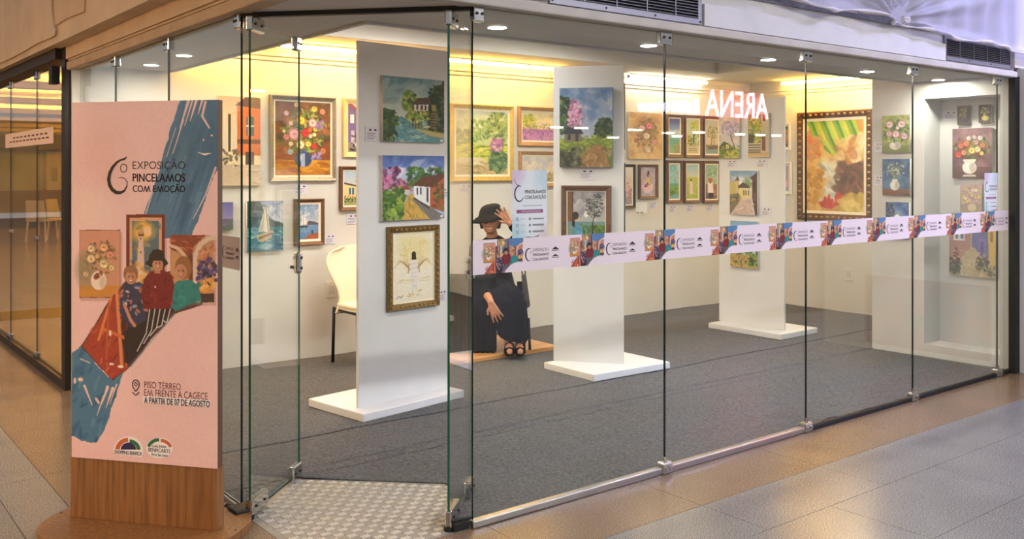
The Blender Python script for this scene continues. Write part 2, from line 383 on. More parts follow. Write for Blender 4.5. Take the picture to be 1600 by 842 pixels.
leaf('door_2', (-0.092, 0.034), 0.45, 'open frameless glass door leaf beside the banded shop front', 'r')
hinge = MB().box(-0.76, -0.68, 0.66, 0.76, 0.0, 0.05).tube([(-0.75, 0.80, 0.03), (-0.67, 0.68, 0.03)], 0.018, 8)
tag(hinge.build('floor_hinge', BLACKM, None, bevel=0.008, origin=(-0.72, 0.72, 0)), 'black floor hinge of the glass door beside the totem base', 'hinge')
hinge = MB().box(-0.085, -0.01, 0.0, 0.04, 0.0, 0.035).tube([(-0.09, 0.02, 0.045), (0.0, 0.0, 0.045)], 0.008, 8)
tag(hinge.build('floor_hinge', BLACKM, None, bevel=0.006, origin=(-0.05, 0.02, 0)), 'black floor hinge where the glass door meets the aluminium rail', 'hinge')

# header beams and fascia over the glass
def tri_soffit():
    m = MB().prism([(-0.72, 0.80), (-0.72, -0.03), (0.03, -0.03), (0.03, 0.02), (-0.64, 0.80)], 2.195, 2.9); return m
struct(tri_soffit().build('ceiling_corner', CEILM))
struct(MB().prism([(-0.70, 0.775), (-0.675, 0.795), (0.02, 0.02), (-0.005, -0.005)], 2.175, 2.195).build('trim_6', BLACKM))
b = MB().box(-0.75, 4.92, -0.06, 0.035, 2.19, 2.235).build('beam_front', FASCIA, None, bevel=0.008); struct(b)
struct(MB().box(-0.76, 4.92, -0.03, 0.03, 2.235, 2.9).build('wall_fascia_front', BOARD))
struct(MB().box(-0.75, -0.655, -0.06, 3.72, 2.19, 2.245).build('beam_left', mat('beam_beige', (186, 164, 138), 0.8, noise=0.12, nscale=6, bump=0.2, bscale=30), None, bevel=0.008))
struct(MB().box(-0.74, -0.66, -0.03, 3.72, 2.25, 2.9).box(-0.755, -0.74, 0, 3.7, 2.262, 2.35).build('wall_fascia_left', BEIGE))
struct(MB().box(-0.85, -0.70, -0.4, 14, 2.345, 3.4).build('wall_bulkhead', BEIGE))
# loose plasterboard sheets on the bulkhead, with broken lower edges
def sheet_board(name, pts, off, m, label):
    o = MB().add([(-0.85-off, p[0], p[1]) for p in pts]+[(-0.851, p[0], p[1]) for p in pts],
        [tuple(range(len(pts)))]+[tuple(range(2*len(pts)-1, len(pts)-1, -1))]+[(i, len(pts)+i, len(pts)+(i+1) % len(pts), (i+1) % len(pts)) for i in range(len(pts))])
    x = o.build(name, m, None, origin=(-0.85, pts[0][0], pts[0][1])); tag(x, label, 'board'); return x
BP = Wall((-0.86, 0), (0, -1))
def bpt(px, py): a, z = BP.at(px, py); return (-a, z)
low = [bpt(*q) for q in ((-60, 128), (0, 99), (20, 90), (42, 78), (60, 67), (78, 60), (86, 56), (88, 48), (85, 38), (82, 20), (81, -20))]
sheet_board('plasterboard_sheet', low+[(low[-1][0], 3.3), (low[0][0], 3.3)], 0.016, BEIGE, 'warm beige plasterboard sheet with torn lower edge, outermost on the bulkhead')
pa = [bpt(*q) for q in ((86, 38), (88, 39), (104, 29), (131, 18), (132, 0), (132, -30), (84, -30))]
sheet_board('plasterboard_sheet', pa, 0.012, mat('beige_board_light', (204, 178, 148), 0.85, noise=0.08, nscale=4), 'small stepped plasterboard patch between the torn sheet and beam')

# ventilation grilles
def grille(r0, r1, z0, z1, label, nslat):
    o = root('ventilation_grille', ((r0+r1)/2, -0.03, z0), label, 'grille')
    GM = mat('grille_metal', (150, 150, 158), 0.4, 0.6); y0, y1 = -0.045, -0.030; t = 0.028
    MB().box(r0, r1, y0, y1, z0, z0+t).box(r0, r1, y0, y1, z1-t, z1).box(r0, r0+t, y0, y1, z0+t, z1-t).box(r1-t, r1, y0, y1, z0+t, z1-t).build('frame', GM, o)
    box('backing', BLACKM, r0+t, r1-t, -0.033, -0.0305, z0+t, z1-t, o)
    for k in range(nslat):
        z = z0+t+(z1-z0-2*t)*(k+0.5)/nslat
        MB().add([(r0+t, -0.050, z-0.004), (r1-t, -0.050, z-0.004), (r1-t, -0.034, z+0.003), (r0+t, -0.034, z+0.003), (r0+t, -0.050, z-0.0025), (r1-t, -0.050, z-0.0025), (r1-t, -0.034, z+0.0045), (r0+t, -0.034, z+0.0045)],
                 [(0,3,2,1),(4,5,6,7),(0,1,5,4),(1,2,6,5),(2,3,7,6),(3,0,4,7)]).build('slat', GM, o)
    for k in range(1, 5):
        x = r0+(r1-r0)*k/5; box('mullion', GM, x-0.0025, x+0.0025, -0.052, -0.049, z0+t, z1-t, o)
    s = MB()
    for k in range(4):
        x = r0+0.014+(r1-r0-0.028)*k/3; s.tube([(x, -0.045, z0+0.014), (x, -0.048, z0+0.014)], 0.005, 8)
    s.build('screw', BLACKM, o)['kind'] = 'stuff'
grille(0.395, 1.410, 2.243, 2.46, 'aluminium ventilation grille above the pane nearest the door', 11)
grille(3.872, 4.862, 2.248, 2.42, 'aluminium ventilation grille under plastic sheet near the end column', 9)
struct(MB().box(1.418, 3.868, -0.055, -0.030, 2.238, 2.352).build('trim_7', BOARD, None, bevel=0.003))
struct(MB().box(-0.2, 0.385, -0.055, -0.030, 2.252, 2.9).build('trim_8', BOARD, None, bevel=0.003))
struct(MB().box(4.87, 5.6, -0.06, -0.03, 2.262, 2.9).build('trim_9', BOARD))
struct(MB().box(1.418, 5.6, -0.045, -0.030, 2.42, 2.9).build('trim_10', mat('rough_render', (120, 120, 128), 0.9, noise=0.25, nscale=14, bump=0.3, bscale=40)))

# translucent plastic sheet gathered at a knot
PL = bpy.data.materials.new('plastic_sheet'); PL.use_nodes = True; nt = PL.node_tree; N = nt.nodes; L = nt.links
for n in list(N): N.remove(n)
out = N.new('ShaderNodeOutputMaterial'); mx = N.new('ShaderNodeMixShader'); mx2 = N.new('ShaderNodeMixShader'); t1 = N.new('ShaderNodeBsdfTransparent'); df = N.new('ShaderNodeBsdfDiffuse'); tl = N.new('ShaderNodeBsdfTranslucent'); gl = N.new('ShaderNodeBsdfGlossy')
gl.inputs['Roughness'].default_value = 0.5; df.inputs[0].default_value = srgb(226, 224, 240); tl.inputs[0].default_value = srgb(226, 224, 240)
mx3 = N.new('ShaderNodeMixShader'); mx3.inputs[0].default_value = 0.05
mx.inputs[0].default_value = 0.35; L.new(df.outputs[0], mx.inputs[1]); L.new(tl.outputs[0], mx.inputs[2])
L.new(mx.outputs[0], mx3.inputs[1]); L.new(gl.outputs[0], mx3.inputs[2]); mx2.inputs[0].default_value = 0.70
L.new(t1.outputs[0], mx2.inputs[1]); L.new(mx3.outputs[0], mx2.inputs[2]); L.new(mx2.outputs[0], out.inputs[0])
kn = (3.24, 2.455)
def plastic():
    vs = []; fs = []; nx, nz = 300, 60
    pts = [(1.3, 2.475), (1.9, 2.44), (2.5, 2.432), (3.0, 2.43), (kn[0], 2.44), (3.5, 2.40), (3.85, 2.385), (4.2, 2.40), (4.5, 2.365), (4.9, 2.37), (5.6, 2.34)]
    xs = [p[0] for p in pts]; zs = [p[1] for p in pts]
    for j in range(nz+1):
        for i in range(nx+1):
            x = 1.3+(5.6-1.3)*i/nx; zb = float(np.interp(x, xs, zs)); z = zb+(3.1-zb)*(j/nz)**1.4
            dx, dz = x-kn[0], z-kn[1]; a = math.atan2(dz, dx); d = math.hypot(dx, dz)
            y = -0.075-0.10*(z-zb)-0.05*math.exp(-((z-zb)/0.03)**2)*(0.6+0.4*math.sin(x*9))
            y += (0.026*math.sin(a*19+1.3*math.sin(a*5))+0.012*math.sin(a*43+2))*min(1, d/0.22)*math.exp(-d/0.9)
            y += 0.05*math.exp(-(d/0.10)**2)+0.010*math.sin(x*23+z*5)+0.008*math.sin(x*11-z*9)
            zz = z+(0.018*math.sin(x*7.3) if j == 0 else 0)
            vs.append((x, min(y, -0.062), zz))
    for j in range(nz):
        for i in range(nx): q = j*(nx+1)+i; fs.append((q, q+1, q+nx+2, q+nx+1))
    o = root('plastic_sheet', (3.2, -0.1, 2.4), 'milky plastic dust sheet gathered over the shop fascia', 'sheet')
    MB().add(vs, fs).build('sheet', PL, o, smooth=True)
    h = MB(); hp = []
    for i in range(0, nx+1, 2): hp.append(vs[i])
    h.tube([(p[0], p[1]-0.006, p[2]+0.004) for p in hp], [0.010+0.006*math.sin(i*0.5) for i in range(len(hp))], 7)
    h.build('hem', mat('plastic_hem', (205, 200, 205), 0.5), o, smooth=True)
    h = MB(); k = (kn[0], -0.11, 2.44)
    for q in range(9):
        an = q*0.7; h.tube([k, (k[0]+0.03*math.cos(an), k[1]-0.02, k[2]+0.02*math.sin(an)), (k[0]+0.05*math.cos(an), k[1], k[2]+0.03*math.sin(an))], [0.012, 0.009, 0.003], 6)
    h.build('knot', MATS['plastic_hem'], o, smooth=True)
plastic()
# ================================================================== LAMPS
def tube_light(p0, p1, label, col, strength):
    a, b = Vector(p0), Vector(p1); o = root('tube_light', ((a.x+b.x)/2, (a.y+b.y)/2, a.z), label, 'lamp', 'ceiling tube lights along the gallery walls')
    d = (b-a).normalized()
    MB().tube([a, b], 0.013, 10).build('tube', mat('tube_glow_%d_%d' % (col[2], strength), col, 0.4, emit=col, estr=strength), o)
    MB().tube([a-d*0.02, a], 0.016, 10).tube([b, b+d*0.02], 0.016, 10).build('end_cap', PRINTW, o)['kind'] = 'stuff'
    w = Vector((-d.y, d.x, 0))*0.012
    MB().add([a-w+Vector((0,0,0.018)), a+w+Vector((0,0,0.018)), b+w+Vector((0,0,0.018)), b-w+Vector((0,0,0.018)), a-w+Vector((0,0,0.03)), a+w+Vector((0,0,0.03)), b+w+Vector((0,0,0.03)), b-w+Vector((0,0,0.03))],
        [(0,3,2,1),(4,5,6,7),(0,1,5,4),(1,2,6,5),(2,3,7,6),(3,0,4,7)]).build('batten', PRINTW, o)
WARM = (255, 190, 78); NEUT = (255, 232, 190)
LED = 150
tube_light((0.74, 3.56, 2.465), (1.95, 3.56, 2.465), 'warm tube light above the flower-vase painting behind the door', WARM, LED)
tube_light((-0.02, 3.56, 2.465), (0.62, 3.56, 2.465), 'short warm tube light in the rear corner behind the totem', WARM, LED)
tube_light((2.3, 3.56, 2.465), (3.55, 3.56, 2.465), 'warm tube light above the gold-framed garden painting', WARM, LED*0.8)
tube_light((4.52, 3.56, 2.465), (5.71, 3.56, 2.465), 'dim white tube light above the six narrow brown frames', NEUT, LED*0.35)
tube_light((6.46, 3.12, 2.465), (6.46, 2.04, 2.465), 'warm tube light above the large gilt-framed painting', WARM, LED)
def downlight(x, y, label):
    o = root('downlight', (x, y, H), label, 'lamp', 'recessed downlights in the gallery soffit')
    MB().lathe([(0.042, 0.0), (0.047, -0.004), (0.054, -0.003), (0.056, 0.0)], (x, y, H-0.012), 24).build('trim_ring', PRINTW, o, smooth=True)
    MB().lathe([(0.042, 0.0), (0.042, -0.003)], (x, y, H-0.0125), 24).build('lens', mat('downlight_glow', (255, 244, 226), 0.4, emit=(255, 244, 226), estr=560), o)
for x, lb in ((0.50, 'recessed downlight in the soffit just inside the doorway'), (1.572, 'recessed downlight in the soffit beside the first pane joint'), (2.662, 'recessed downlight in the soffit before the second pane joint'),
              (3.80, 'recessed downlight in the soffit over the third glass pane'), (4.80, 'recessed downlight in the soffit close to the niche')):
    downlight(x, 0.48, lb)
downlight(-0.34, 2.55, 'recessed downlight over the totem, nearer the door'); downlight(-0.34, 3.2, 'recessed downlight over the totem, nearer the rear corner')

for k, x in enumerate((1.2, 2.7)):  # panel lights added out of sight to brighten the gallery with neutral light
    o = root('fill_panel_light', (x, 2.35, 2.6), 'added white panel light hidden in the ceiling tray, %s' % ('nearest the doorway', 'over the middle panel')[k], 'lamp', 'added panel lights hidden from view')
    box('frame', PRINTW, x-0.63, x+0.63, 2.17, 2.53, 2.585, 2.6, o)
    box('diffuser', mat('fill_panel_glow', (255, 250, 240), 0.4, emit=(255, 249, 238), estr=25), x-0.6, x+0.6, 2.2, 2.5, 2.578, 2.585, o)
o = root('fill_panel_light', (5.9, 1.72, 2.5), 'added white panel light hidden in the ceiling behind the far panel', 'lamp', 'added panel lights hidden from view')  # one more added fill panel, out of sight at the far end
box('frame', PRINTW, 5.37, 6.43, 1.54, 1.90, 2.488, 2.5, o); box('diffuser', MATS['fill_panel_glow'], 5.4, 6.4, 1.57, 1.87, 2.482, 2.488, o)
# unseen luminaires added out of frame to brighten the shop front, fascia and totem
def luminaire(x, y, z, sx, sy, col, strength, label):
    o = root('offscreen_luminaire', (x, y, z), label, 'lamp', 'added fill luminaires out of frame')
    box('housing', PRINTW, x-sx/2-0.03, x+sx/2+0.03, y-sy/2-0.03, y+sy/2+0.03, z, z+0.08, o)
    box('diffuser', mat('luminaire_%d_%d_%d' % (col[0], col[2], int(strength*10)), col, 0.4, emit=col, estr=strength), x-sx/2, x+sx/2, y-sy/2, y+sy/2, z-0.012, z-0.001, o)
for i, (x, y) in enumerate([(-1.5, -7.5), (2.4, -7.5), (6.3, -7.5)]):
    luminaire(x, y, 4.6, 2.4, 0.5, (255, 250, 244), 85.0, 'added white fill luminaire out of frame, number %s from the corner' % ('one', 'two', 'three')[i])
for i, (x, y) in enumerate([(-7.5, 1.2), (-7.5, 5.2)]):  # warm fill added low and far off, to strike the fascia more than the floor
    luminaire(x, y, 3.0, 0.5, 2.4, (255, 206, 146), 125.0, 'added warm fill luminaire out of frame, %s the corner' % ('close to', 'far from')[i])
luminaire(6.0, -2.4, 4.7, 2.0, 0.8, (190, 190, 255), 75.0, 'added cool bluish fill luminaire above the end of the shop front')  # added source standing in for the cool daylight on this side
def mirror_spot(px, py, depth):      # a point across the concourse whose mirror image in the shop glass falls at this pixel
    d = ray(px, py); return (CAM[0]+depth*d[0], -(CAM[1]+depth*d[1]), CAM[2]+depth*d[2])
for k, (px, py, ln) in enumerate([(870, 199, .36), (908, 200, .38), (958, 215, .30), (992, 203, .40), (1044, 208, .36), (1058, 213, .26), (1092, 207, .34), (1156, 210, .26), (1188, 211, .26), (1213, 212, .24), (897, 170, .75)]):
    p = mirror_spot(px, py, 24.0); hh = .05 if k < 10 else .16
    o = root('offscreen_luminaire', p, 'far white tube lamp of the shops opposite, mirrored in the glass', 'lamp', 'lamps of the shops opposite')
    box('housing', PRINTW, p[0]-ln/2-.02, p[0]+ln/2+.02, p[1]-.08, p[1]+.08, p[2]+hh/2, p[2]+hh/2+.04, o)
    box('diffuser', mat('far_lamp', (255, 252, 248), 0.4, emit=(255, 252, 248), estr=14), p[0]-ln/2, p[0]+ln/2, p[1]-.06, p[1]+.06, p[2]-hh/2, p[2]+hh/2, o)
struct(box('wall_added_far', mat('far_beige_wall', (190, 160, 120), 0.8, noise=0.2, nscale=0.8), -10.3, -10.0, -6, 34, 0, 3.3))  # unseen walls added to give the side glass something warm to reflect
struct(box('wall_added_end', MATS['far_beige_wall'], -10.0, -0.8, 34, 34.3, 0, 3.3))
struct(box('floor_neighbour', GRB, -0.64, 8.9, 3.82, 25.9, -0.004, 0.0))
# lit shop sign across the concourse (seen only as a reflection in the glass)
def raw_text(body, off):
    cu = bpy.data.curves.new('t', 'FONT'); cu.body = body; cu.resolution_u = 3; cu.offset = off; cu.fill_mode = 'FRONT'
    o = bpy.data.objects.new('t', cu); COL.objects.link(o); bpy.context.view_layer.update()
    me = bpy.data.meshes.new_from_object(o.evaluated_get(bpy.context.evaluated_depsgraph_get()))
    bpy.data.objects.remove(o)
    co = np.array([v.co[:2] for v in me.vertices]).reshape(-1, 2); fs = [tuple(p.vertices) for p in me.polygons]; bpy.data.meshes.remove(me)
    return co, fs
def text_mesh(body, bold=0.0):
    off = min(bold, 0.006); b2 = body.replace('M', 'W'); co, fs = raw_text(b2, off); sh = 0.0
    for i, c in enumerate(body):             # geometric capital M with a full-depth vertex: a W turned over
        if c != 'M': continue
        x0 = (raw_text(b2[:i], off)[0][:, 0].max() if i and b2[:i].strip() else -9.0)+sh
        x1 = raw_text(b2[:i+1], off)[0][:, 0].max()+sh; seed = int(np.argmin(np.abs(co[:, 0]-x1)+(co[:, 0] > x1+1e-3)*9)); isl = {seed}; grow = True
        while grow:
            grow = False
            for f in fs:
                if any(v in isl for v in f) and not all(v in isl for v in f): isl.update(f); grow = True
        k = np.array(sorted(isl)); d0 = x0+0.03-co[k, 0].min()
        if d0 > 0: sh += d0; co[co[:, 0] > x1+1e-4, 0] += d0; co[k, 0] += d0
        y = co[k, 1]; co[k, 1] = y.max()+y.min()-y
    if bold > 0.006:                     # heavier weight: the strokes are struck again a little to each side
        n = len(co); d = bold*0.45; co = np.concatenate([co+np.array((q*d, 0)) for q in (-1, 0, 1)]); fs = [tuple(i+k*n for i in f) for k in range(3) for f in fs]
    return co, fs
TXT = {}
def text_geo(body, bold=0.0):
    if (body, bold) not in TXT: TXT[(body, bold)] = text_mesh(body, bold)
    return TXT[(body, bold)]
def text_on(w, body, a0, a1, z0, z1, off, m, parent, name='lettering', bold=0.0, shear=0.0, depth=0.0, flip=False):
    co, fs = text_geo(body, bold); lo, hi = co.min(0), co.max(0); t = (co-lo)/(hi-lo)
    vs = [w.w(a0+(a1-a0)*q[0], z0+(z1-z0)*q[1]+shear*q[0], off) for q in t]
    return MB().add(vs, fs).build(name, m, parent)
OPP = Wall((0, -6.0), (-1, 0))     # wall opposite, facing the shop
sg = root('shop_sign', (8.8, -6.0, 2.3), 'lit red and white lettering mirrored in the shop glass', 'sign')
struct(box('wall_opposite', mat('opposite_wall', (120, 116, 112), 0.9, noise=0.1, nscale=1.5), 5.6, 12.5, -6.3, -6.02, 2.2, 3.3))
def vr(px, py):    # pixel in the glass -> place on the opposite wall
    v = Wall((0, 6.0), (1, 0)); a, z = v.at(px, py); return -a, z
xa, za = vr(1098, 178); xb, zb = vr(1196, 150)
SR = mat('sign_red_glow', (255, 70, 80), 0.4, emit=(255, 60, 75), estr=10); SW = mat('sign_white_glow', (230, 225, 255), 0.4, emit=(232, 226, 255), estr=18)
text_on(OPP, 'ARENA', min(xa, xb)-0.04, max(xa, xb)-0.04, za-0.03, zb+0.03, 0.02, SR, sg, bold=0.03)
text_on(OPP, 'ARENA', min(xa, xb), max(xa, xb), za-0.03, zb+0.03, 0.05, SW, sg, bold=0.0)
for gl in (((150,265),(195,255),(200,285),(240,290),(240,255),(305,250),(308,320),(285,332),(165,330)), ((320,325),(340,255),(490,240),(510,340),(480,340),(470,290),(440,290),(435,335),(385,335),(370,280),(350,325)),
           ((515,340),(540,235),(608,230),(612,350),(580,350),(578,290),(550,290),(545,342)), ((622,350),(632,255),(655,255),(660,300),(690,300),(690,220),(722,218),(735,360))):
    pts = [vr(970+x/6.154, 120+y/6.154) for x, y in gl]; n = len(pts)
    MB().add([OPP.w(a, z, 0.05) for a, z in pts]+[OPP.w(a, z, 0.02) for a, z in pts], [tuple(range(n)), tuple(range(2*n-1, n-1, -1))]+[(i, n+i, n+(i+1) % n, (i+1) % n) for i in range(n)]).build('letter', SW, sg)

# ================================================================== NEIGHBOURING SHOP FRONT (far end of the side concourse)
NG = Wall((-0.73, 0), (0, -1))
w3 = root('window_3', (-0.73, 6, 0), kind='structure')
JN = [3.80]+[-NG.at(px, 500)[0] for px in (58, 17)]; JN += [JN[-1]+1.9, JN[-1]+4, JN[-1]+6]
for i in range(len(JN)-1): pane_part(w3, NG, -JN[i+1], -JN[i], 0.06, 2.3)
for l in JN[1:4]:
    clip_part(w3, NG, -l, 2.24, 0.09, True); clip_part(w3, NG, -l, 0.07, 0.09, True, 'floor_clamp')
    MB().tube([(-0.745, l, 0.98), (-0.715, l, 0.98)], 0.02, 10).build('lock', CHROME, w3)
MB().box(-0.76, -0.70, 3.8, 16, 0, 0.06).build('sill_rail', DARKP, w3)
struct(MB().box(-0.80, -0.66, 3.8, 16, 2.27, 2.42).build('beam_neighbour', mat('dark_header', (46, 36, 28), 0.6)))
tag(box('door_closer', BLACKM, -0.82, -0.77, 3.80, 3.90, 2.10, 2.22), 'small black box hanging at the end of the dark header', 'box')
YW = mat('cream_ceiling', (236, 214, 160), 0.8)
struct(MB().box(-0.65, 9, 3.8, 27, 3.15, 3.3).build('ceiling_neighbour', YW))
struct(MB().box(-0.7, 9, 26.0, 26.2, 0, 3.2).build('wall_neighbour_rear', mat('pale_grey_wall', (176, 184, 184), 0.8)))
struct(MB().box(-0.66, 9, 25.7, 26.0, 2.12, 2.52).build('beam_rear', mat('dark_band', (92, 82, 66), 0.8)))
struct(MB().box(8.9, 9.1, 3.8, 26, 0, 3.2).build('wall_neighbour_side', MATS['pale_grey_wall']))
NTH = ('first', 'second', 'third', 'fourth', 'fifth', 'sixth', 'seventh')
for k in range(7):
    y = 6.5+2.8*k
    o = root('cove_light', (2, y, 2.5), 'warm cove strip light, %s one down the neighbouring shop' % NTH[k], 'lamp', 'cove strips of the neighbouring shop')
    box('strip', mat('cove_glow', (255, 205, 100), 0.4, emit=(255, 196, 84), estr=130), -0.5, 5, y, y+0.12, 2.53, 2.55, o)
    MB().box(-0.5, 5, y-0.06, y+0.18, 2.50, 2.525).box(-0.5, 5, y-0.06, y-0.045, 2.525, 2.58).box(-0.5, 5, y+0.165, y+0.18, 2.525, 2.58).build('tray', YW, o)
bn = root('paper_banner', (-0.74, 5, 1.7), 'long white paper notice taped to the neighbouring shop glass', 'notice')
a0, z0 = NG.at(10, 226); a1, z1 = NG.at(85, 210)
MB().obox(NG, a0, a1, 1.70, 1.82, 0.006, 0.008).build('paper', mat('pink_paper', (240, 214, 200), 0.7), bn)
m = MB()
for k in range(9): m.obox(NG, a0+0.35+k*0.15, a0+0.44+k*0.15, 1.772, 1.784, 0.008, 0.009)
for k in range(11): m.obox(NG, a0+0.2+k*0.14, a0+0.29+k*0.14, 1.74, 1.752, 0.008, 0.009)
m.build('print', PRINTB, bn)['kind'] = 'stuff'
# furniture seen deep inside
def stool(px, py, label, rz):
    p = on_z(px, py); o = root('cafe_chair', p, label, 'chair', 'white chairs inside the neighbouring shop'); M = mat('white_plastic', (235, 230, 220), 0.5)
    c, s = math.cos(rz), math.sin(rz); T = lambda x, y, z: (p[0]+c*x-s*y, p[1]+s*x+c*y, z)
    MB().add([T(x, y, z) for z in (0.43, 0.46) for (x, y) in ((-.22,-.22),(.22,-.22),(.22,.22),(-.22,.22))], [(0,3,2,1),(4,5,6,7),(0,1,5,4),(1,2,6,5),(2,3,7,6),(3,0,4,7)]).build('seat', M, o)
    MB().add([T(x, y, z) for (x, z, y) in ((-.22,.46,.20),(.22,.46,.20),(.19,.88,.27),(-.19,.88,.27))]+[T(x, y, z) for (x, z, y) in ((-.22,.46,.23),(.22,.46,.23),(.19,.88,.30),(-.19,.88,.30))],
             [(0,1,2,3),(7,6,5,4),(0,4,5,1),(1,5,6,2),(2,6,7,3),(3,7,4,0)]).build('backrest', M, o)
    for x in (-.19, .19):
        for y in (-.19, .21): MB().tube([T(x, y, 0.43), T(x*1.15, y*1.15, 0)], 0.018, 8).build('leg', M, o)
stool(66, 377, 'white cafe chair seen through glass beside the grey bench', 2.4); stool(99, 374, 'white cafe chair nearest the dark post in the neighbouring shop', 0.8)
p = on_z(36, 356)
bo = root('bench', p, 'long dark brown upholstered bench deep in the neighbouring shop', 'bench'); BR = mat('brown_leather', (74, 54, 44), 0.6)
box('seat', BR, p[0]-2.0, p[0]+1.0, p[1]-0.3, p[1]+0.3, 0.25, 0.42, bo); box('backrest', BR, p[0]-2.0, p[0]+1.0, p[1]+0.2, p[1]+0.35, 0.42, 0.98, bo); box('plinth', DARKP, p[0]-1.9, p[0]+0.9, p[1]-0.2, p[1]+0.25, 0, 0.25, bo)
RW = Wall((0, 25.99), (1, 0)); a0, z1 = RW.at(72, 233); a1, _ = RW.at(96, 233)
d3 = root('door_3', (a0, 25.97, 0), 'white door with a notice in the rear wall of the neighbouring shop', None, None, 'structure')
box('leaf', PRINTW, a0, a1, 25.93, 25.97, 0, 2.05, d3); box('frame', mat('door_trim', (150, 156, 158), 0.6), a0-0.08, a1+0.08, 25.965, 25.985, 0, 2.11, d3); box('notice', mat('grey_notice', (150, 155, 160), 0.6), a0+0.12, a1-0.12, 25.92, 25.93, 1.2, 1.6, d3)

# ================================================================== DISPLAY PANELS
def base_box(o, poly, z=0.056):
    MB().prism(poly, 0.009, z+0.004).build('base', PANM, o, bevel=0.006)
def panel(name, w, width, base, label, h):
    o = root(name, w.w(width/2, 0.0), label, 'display panel', 'free-standing display panels')
    base_box(o, base)
    m = MB(); m.obox(w, 0, width, 0.06, h, -0.024, 0.0); m.build('board', PANM, o, bevel=0.0015)
    return o
panel('display_panel', PAN1, 0.729, [(0.432, 1.703), (1.257, 1.84), (1.165, 2.392), (0.345, 2.256)], 'tall white display panel with three paintings just inside the doorway', 2.294)
panel('display_panel', PAN2, 0.534, [(2.24, 1.645), (3.0, 1.62), (3.0, 2.19), (2.24, 2.197)], 'white display panel with pink-tree landscape, middle of three panels', 2.29)
PAN3.p = (4.83, 0)
panel('display_panel', Wall((4.83, 2.66), (0, -1)), 0.74, [(4.648, 1.824), (5.216, 1.833), (5.216, 2.64), (4.648, 2.64)], 'white display panel with village paintings, farthest from the doorway', 2.17)

# ================================================================== WALL PLATES
for w, q, lb in ((RIGHT, ((1321, 418), (1333.6, 419), (1333.6, 439), (1321, 438)), 'blank white wall plate below the large gilt painting'), (BACK, ((509, 440), (525, 440), (525, 465), (509, 464)), 'white wall plate beside the cream chair')):
    x0, x1, z0, z1 = w.rect(*q); o = root('wall_plate', w.w((x0+x1)/2, z0), lb, 'wall plate')
    m = MB(); m.obox(w, x0, x1, z0, z1, 0, 0.012); m.build('plate', mat('plate_plastic', (226, 222, 212), 0.4), o, bevel=0.003)
    m = MB(); m.obox(w, x0+0.02, x1-0.02, z0+0.03, z1-0.03, 0.012, 0.015); m.build('rocker', mat('plate_inset', (212, 208, 198), 0.4), o, bevel=0.002)
